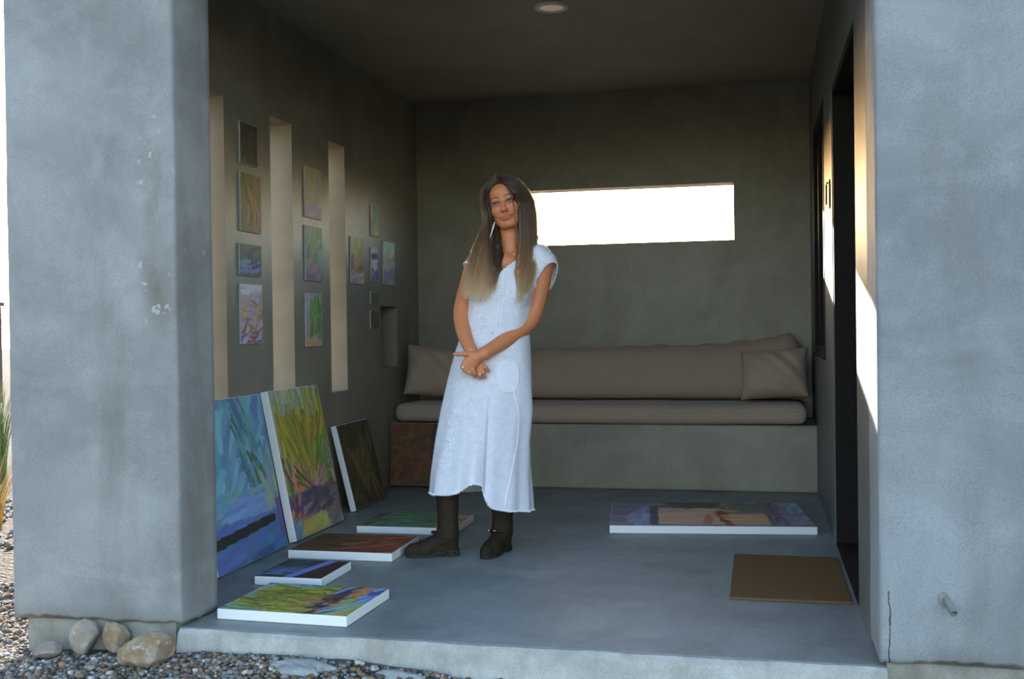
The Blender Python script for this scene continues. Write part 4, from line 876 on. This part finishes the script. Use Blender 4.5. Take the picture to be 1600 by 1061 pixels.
# pocket showing through the skirt
pv = []; npk = 14
for j in range(npk+1):
    for i in range(npk+1):
        u_, w_ = i/npk*2-1, j/npk*2-1; sx, sz = u_*math.sqrt(1-w_*w_/2), w_*math.sqrt(1-u_*u_/2)
        c = on_dress(794+sx*20, 586+sz*(32 if sz > 0 else 26), .0022); pv.append(c if c is not None else pv[-1])
I_ = np.arange((npk+1)**2).reshape(npk+1, npk+1); pf = np.stack([I_[:-1, :-1], I_[1:, :-1], I_[1:, 1:], I_[:-1, 1:]], -1).reshape(-1, 4)
pv = relax(np.array(pv), pf, 4, .5)
pk = nobj('pocket', pv, pf, plain('pocket_lining', (.80, .79, .83), .85, .15, var=.03), dress); sd = pk.modifiers.new('thick', 'SOLIDIFY'); sd.thickness = .002; sd.offset = 1
for x, y in ((759, 508), (769.5, 519)):
    c = on_dress(x, y, .004)
    if c is not None: nobj('tassel', SV*np.array([.007, .006, .009])+c, SF, MAT_LACE, dress)
# ---- jewellery
MAT_SILVER = plain('silver', (.75, .73, .68), .25, .5, 1.0, var=.1)
MAT_GLASSBEAD = plain('pale_bead', (.85, .82, .74), .3, .5)
er = empty('earring', (0, 0, 0)); er.parent = person
e0, e1_ = px(773, 347, -.055), px(766, 371, -.06)
mobj('earring_drop', tube(bmesh.new(), [tuple(e0+(e1_-e0)*t) for t in np.linspace(0, 1, 6)], [.0022, .0034, .0036, .003, .0026, .0018], 8), MAT_GLASSBEAD, er, True)
mobj('earring_hook', tube(bmesh.new(), [tuple(e0+np.array([0, .002, .012])), tuple(e0+np.array([.004, 0, .008])), tuple(e0)], .001, 6), MAT_SILVER, er, True)
def ring(c, nrm, R_, r):
    bm = bmesh.new(); nrm = Vector(nrm).normalized(); a_ = nrm.cross(Vector((0, 1, .2))).normalized(); b_ = nrm.cross(a_); n, m = 18, 8; G = []
    for i in range(n):
        t = 6.28319*i/n; d = a_*math.cos(t)+b_*math.sin(t); G.append([bm.verts.new(Vector(c)+d*R_+(d*math.cos(6.28319*k/m)+nrm*math.sin(6.28319*k/m))*r) for k in range(m)])
    for i in range(n):
        for k in range(m): bm.faces.new((G[i][k], G[(i+1) % n][k], G[(i+1) % n][(k+1) % m], G[i][(k+1) % m]))
    o = mobj('ring', bm, MAT_SILVER, person, True); f_ = Vector(c)+Vector((0, -1, -.3)).normalized()*(R_+.001)
    nobj('ring_stone', SV*np.array([.0055, .003, .0045])+np.array(f_), SF, MAT_GLASSBEAD, o)
ring(px(723, 573, -.179), (.1, .1, 1), .0098, .0022); ring(px(750, 584, -.157), (.15, -.1, 1), .0100, .0024); ring(px(742.5, 583, -.151), (.1, -.1, 1), .0092, .0022); ring(px(733, 580, -.176), (-.1, .3, 1), .0102, .0022)
# ---- boots
MAT_BOOT = plain('dark_suede', (.026, .0165, .0075), .75, .25, var=.25, sc=40); MAT_SOLE = plain('boot_sole', (.022, .018, .014), .7, .3)
def boot(heel, toe, zt_, tilt, label_strap):
    heel, toe = np.array(heel), np.array(toe); f_ = toe-heel; f_[2] = 0; L = np.linalg.norm(f_); f_ /= L; sdv = np.array([-f_[1], f_[0], 0]); up = np.array([0, 0, 1.])
    def q_(a_, b_, c_): return heel+f_*a_*L+sdv*b_+up*c_
    B = Fld(np.arange(-.42, .42, .004)+heel[0], np.arange(-.42, .42, .004)+heel[1], np.arange(.004, zt_+.03, .004))
    tp = np.array(tilt)
    B.cone(q_(.20, 0, .10), tp, .044, .058, .02); B.cone(q_(.17, 0, .05), q_(.20, 0, .12), .038, .044, .02)
    B.cone(q_(.26, 0, .082), q_(.58, 0, .046), .040, .033, .03); B.cone(q_(.55, 0, .045), q_(.86, 0, .036), .036, .024, .02); B.cone(q_(.86, 0, .034), q_(.955, 0, .028), .024, .015, .015)
    B.cone(q_(.17, 0, .032), q_(.85, 0, .026), .034, .026, .012); B.cone(q_(.66, .01, .03), q_(.66, -.01, .03), .034, .034, .02)
    V, F = B.mesh(); V = relax(V, F, 3, .5); V[:, 2] = np.maximum(V[:, 2], .016+.012*np.clip(1-((V-heel)@f_)/L/.4, 0, 1))
    V, F = crop_faces(V, F, V[:, 2] < zt_-.004)
    ang = (V-heel); cr_ = .0014*np.sin(V[:, 2]*160+ang@f_*60)*np.clip(1-np.abs(V[:, 2]-.115)/.05, 0, 1); V = V+np.outer(cr_, f_)
    b_ = nobj('boot', V, F, MAT_BOOT, person)
    # sole and heel
    st = [(0.0, .022), (.05, .032), (.18, .036), (.35, .031), (.5, .032), (.68, .041), (.84, .034), (.95, .020), (1.0, .006)]
    def slab(a0, a1, z0, z1):
        bm = bmesh.new(); T_ = np.linspace(a0, a1, 16); o1 = [(t, np.interp(t, [k[0] for k in st], [k[1] for k in st])) for t in T_]; loop = o1+[(t, -w_) for t, w_ in o1[::-1]]
        lo = [bm.verts.new(q_(t, w_, z0)) for t, w_ in loop]; hi = [bm.verts.new(q_(t, w_, z1)) for t, w_ in loop]; n = len(lo)
        for k in range(n): bm.faces.new((lo[k], lo[(k+1) % n], hi[(k+1) % n], hi[k]))
        bm.faces.new(lo[::-1]); bm.faces.new(hi); return bm
    mobj('sole', slab(.0, 1.0, .012, .022), MAT_SOLE, b_); mobj('heel', slab(.0, .27, .001, .028), MAT_SOLE, b_); mobj('tread', slab(.45, .97, .001, .014), MAT_SOLE, b_)
    pts = []
    for k in range(25):
        a_ = 6.28319*k/24; pts.append(tuple(q_(.26, 0, .088)+f_*math.cos(a_)*.060+sdv*math.sin(a_)*.050+up*(.018*math.cos(a_)+.004)))
    strap = mobj('harness_strap', tube(bmesh.new(), pts, .0055, 6, False), MAT_SOLE, b_, True)
    for k in (-3, -5, 0):
        p = np.array(pts[k % 24]); d_ = p-q_(.26, 0, .088); d_[2] = 0; d_ /= np.linalg.norm(d_); nobj('buckle', SV*np.array([.007, .007, .006])+p+d_*.006, SF, MAT_SILVER, strap)
boot(*FT['l'], BTL[2], BTL, ''); boot(*FT['r'], BTR[2], BTR, '')
# ---- hair
hm = N('long_hair'); geo = hm.n('NewGeometry')
hz_ = hm.n('SeparateXYZ'); hm.l(hm.co.outputs['Object'], hz_.inputs[0])
zr = hm.n('MapRange'); zr.inputs['From Min'].default_value = zf(468); zr.inputs['From Max'].default_value = zf(300); hm.l(hz_.outputs[2], zr.inputs[0])
stz = hm.noise(hm.mp(scale=(1, 1, .06)), 170, 3, .6)
def inner(m, xs):      # darker brown under-layer beside the neck, with the shade there painted in
    a1 = m.n('MapRange'); a1.inputs['From Min'].default_value = uf(757, 410); a1.inputs['From Max'].default_value = uf(774, 410); m.l(xs, a1.inputs[0])
    a2 = m.n('MapRange'); a2.inputs['From Min'].default_value = uf(798, 410); a2.inputs['From Max'].default_value = uf(790, 410); m.l(xs, a2.inputs[0])
    return m.math('MULTIPLY', m.math('MULTIPLY', a1.outputs[0], a2.outputs[0]), .42)
tf = hm.math('ADD', hm.math('ADD', zr.outputs[0], inner(hm, hz_.outputs[0])), hm.math('MULTIPLY', hm.math('SUBTRACT', stz, .5), .55))
HCOL = [(0., srgb(178, 132, 86)), (.25, srgb(150, 106, 66)), (.5, srgb(100, 68, 42)), (.75, srgb(58, 41, 26)), (1, srgb(52, 38, 25))]
hm.bump(stz, .5, .004); MAT_HAIR = hm.base(hm.ramp(tf, HCOL), .45, .4)
Hf = Fld(np.arange(-.05, .46, .0032), np.arange(-.2, .2, .0032), np.arange(1.08, 1.76, .0032))
Hf.ell(hp(.004, .022, .036), np.array((.082, .096, .084))*HS, HR, .02)
def lock(P_, R_, k=.014): P_ = [np.asarray(p) for p in P_]; P_[-1] = P_[-2]+(P_[-1]-P_[-2])*.68; Hf.chain(P_, R_, k)
GL = {  # guides: root to tip
 'l0': [hp(-.004, -.05, .105), hp(-.050, -.055, .075), hp(-.074, -.030, .02), hp(-.072, -.020, -.04), px(768, 372, -.045), px(762, 420, -.105), px(755, 468, -.125)],
 'l1': [hp(-.004, -.03, .112), hp(-.060, -.030, .080), hp(-.086, -.005, .02), hp(-.086, .0, -.05), px(754, 385, -.03), px(743, 430, -.09), px(736, 464, -.115)],
 'l2': [hp(-.004, .0, .115), hp(-.062, .005, .085), hp(-.090, .025, .02), hp(-.094, .03, -.05), px(744, 390, .0), px(733, 432, -.055), px(728, 460, -.08)],
 'l3': [hp(-.004, -.05, .105), hp(-.056, -.048, .07), hp(-.071, -.020, .01), hp(-.062, -.006, -.07), px(778, 385, -.05), px(773, 420, -.10), px(762, 462, -.13)],
 'l4': [hp(-.058, .02, -.02), hp(-.052, .02, -.07), px(777, 374, .0), px(781, 398, -.055), px(778, 420, -.088), px(774, 448, -.115)],
 'r0': [hp(-.002, -.05, .106), hp(.034, -.072, .078), hp(.058, -.066, .03), hp(.066, -.045, -.03), px(813, 372, -.05), px(809, 425, -.10), px(809, 468, -.125)],
 'r1': [hp(-.002, -.03, .112), hp(.052, -.040, .088), hp(.084, -.025, .03), hp(.090, -.010, -.04), px(822, 378, -.025), px(819, 428, -.08), px(812, 462, -.108)],
 'r2': [hp(.0, .0, .116), hp(.060, .0, .092), hp(.096, .01, .03), hp(.106, .02, -.04), px(833, 378, .01), px(830, 425, -.045), px(819, 455, -.085)],
 'b0': [hp(-.004, .05, .112), hp(-.05, .09, .07), hp(-.075, .10, .0), px(762, 355, .12), px(762, 400, .115), px(764, 440, .12)],
 'b1': [hp(.0, .06, .110), hp(.0, .118, .06), hp(.0, .125, -.01), px(796, 355, .135), px(795, 400, .12), px(795, 445, .125)],
 'b2': [hp(.004, .05, .112), hp(.06, .09, .07), hp(.09, .10, .0), px(824, 355, .11), px(826, 390, .10), px(826, 430, .115)]}
for k_, R_ in (('l0', [.010, .010, .011, .012, .014, .013, .004]), ('l1', [.012, .013, .014, .015, .018, .016, .004]), ('l2', [.014, .014, .014, .015, .015, .013, .003]), ('l3', [.01, .009, .009, .013, .015, .014, .004]),
               ('l4', [.016, .018, .018, .016, .014, .006]), ('r0', [.010, .011, .012, .012, .013, .013, .004]), ('r1', [.012, .013, .015, .016, .017, .016, .004]), ('r2', [.014, .016, .016, .017, .014, .012, .003]),
               ('b0', [.02, .025, .03, .03, .03, .02]), ('b1', [.02, .025, .03, .03, .03, .02]), ('b2', [.02, .025, .03, .03, .03, .02])): lock(GL[k_], R_)
# keep the face clear of the cap
Hf.ell(hp(-.012, -.075, -.012), np.array((.052, .055, .098))*HS, HR, .008, True)
Vh, Fh = Hf.mesh(); Vh = relax(Vh, Fh, 2, .5)
hair = nobj('hair', Vh, Fh, MAT_HAIR, person)
NPT = 22; strands = []; rs = np.random.default_rng(3)
def sheet(a_, b_, nn, spread, out):
    A, B = crv(GL[a_], NPT), crv(GL[b_], NPT); tt = np.linspace(0, 1, NPT)[:, None]
    for _ in range(nn):
        w_ = rs.random(); o_ = rs.normal(0, 1, 3)*spread; ln = 1.05-abs(rs.normal(0, .12))-.12*(rs.random() < .25); C = A*(1-w_)+B*w_
        cdir = C-(HCN+np.array([0, .02, .0])); cdir[:, 2] *= .3; cdir /= np.linalg.norm(cdir, axis=1)[:, None]+1e-6
        wv = np.sin(tt*rs.uniform(4, 9)+rs.uniform(0, 6))*rs.normal(0, .0025, 3)
        s_ = C+cdir*(out+abs(rs.normal(0, .004)))+o_*(.25+tt*1.0)+wv; s_ = crv(s_, NPT)
        P_ = np.stack([np.interp(np.linspace(0, ln, NPT), np.linspace(0, 1, NPT), s_[:, i]) for i in range(3)], 1); strands.append(P_)
for a_, b_, n_ in (('l0', 'l1', 360), ('l1', 'l2', 440), ('l3', 'l0', 260), ('l4', 'l3', 280), ('r0', 'r1', 420), ('r1', 'r2', 420), ('l2', 'b0', 220), ('b0', 'b1', 160), ('b1', 'b2', 160), ('r2', 'b2', 260)): sheet(a_, b_, n_, .006, .010)
for k in range(26):   # stray sweep over her left shoulder
    j = rs.normal(0, .004, 3); strands.append(crv(np.array([hp(.06, .02, .085), hp(.104, .02, .02), px(835, 360, .02), px(847, 380, .015), px(860, 396, .0), px(866, 410+rs.uniform(-6, 6), -.02)])+j, NPT))
for k in range(6):   # loose wisps across the face's edge
    j = rs.normal(0, .003, 3); strands.append(crv(np.array([hp(-.002, -.05, .108), hp(.028, -.080, .072), hp(.040, -.088, .03), hp(.046, -.082, -.01), px(807, 352, -.08), px(810, 380, -.08)])+j, NPT))
S_ = np.array(strands, np.float32); hc = bpy.data.hair_curves.new('hair_strands'); hc.add_curves([NPT]*len(S_)); hc.position_data.foreach_set('vector', S_.ravel())
ra = hc.attributes.get('radius') or hc.attributes.new('radius', 'FLOAT', 'POINT'); ra.data.foreach_set('value', np.tile(np.linspace(.0009, .0003, NPT), len(S_)).astype(np.float32))
hs = N('hair_strand'); z_ = hs.n('SeparateXYZ'); hs.l(hs.co.outputs['Object'], z_.inputs[0]); zr = hs.n('MapRange'); zr.inputs['From Min'].default_value = zf(468); zr.inputs['From Max'].default_value = zf(300); hs.l(z_.outputs[2], zr.inputs[0])
hi_ = hs.n('HairInfo'); tf = hs.math('ADD', hs.math('ADD', zr.outputs[0], inner(hs, z_.outputs[0])), hs.math('MULTIPLY', hs.math('SUBTRACT', hi_.outputs['Random'], .5), .5))
rmp = hs.ramp(tf, HCOL); hb = hs.n('BsdfHairPrincipled'); hb.parametrization = 'COLOR'; hs.l(rmp, hb.inputs['Color']); hb.inputs['Roughness'].default_value = .35; hb.inputs['Radial Roughness'].default_value = .5
hs.l(hb.outputs[0], hs.t.nodes['Material Output'].inputs[0]); hs.t.nodes.remove(hs.p); hc.materials.append(hs.m)
ho = bpy.data.objects.new('hair_strands', hc); put(ho, hair); ho['kind'] = 'stuff'
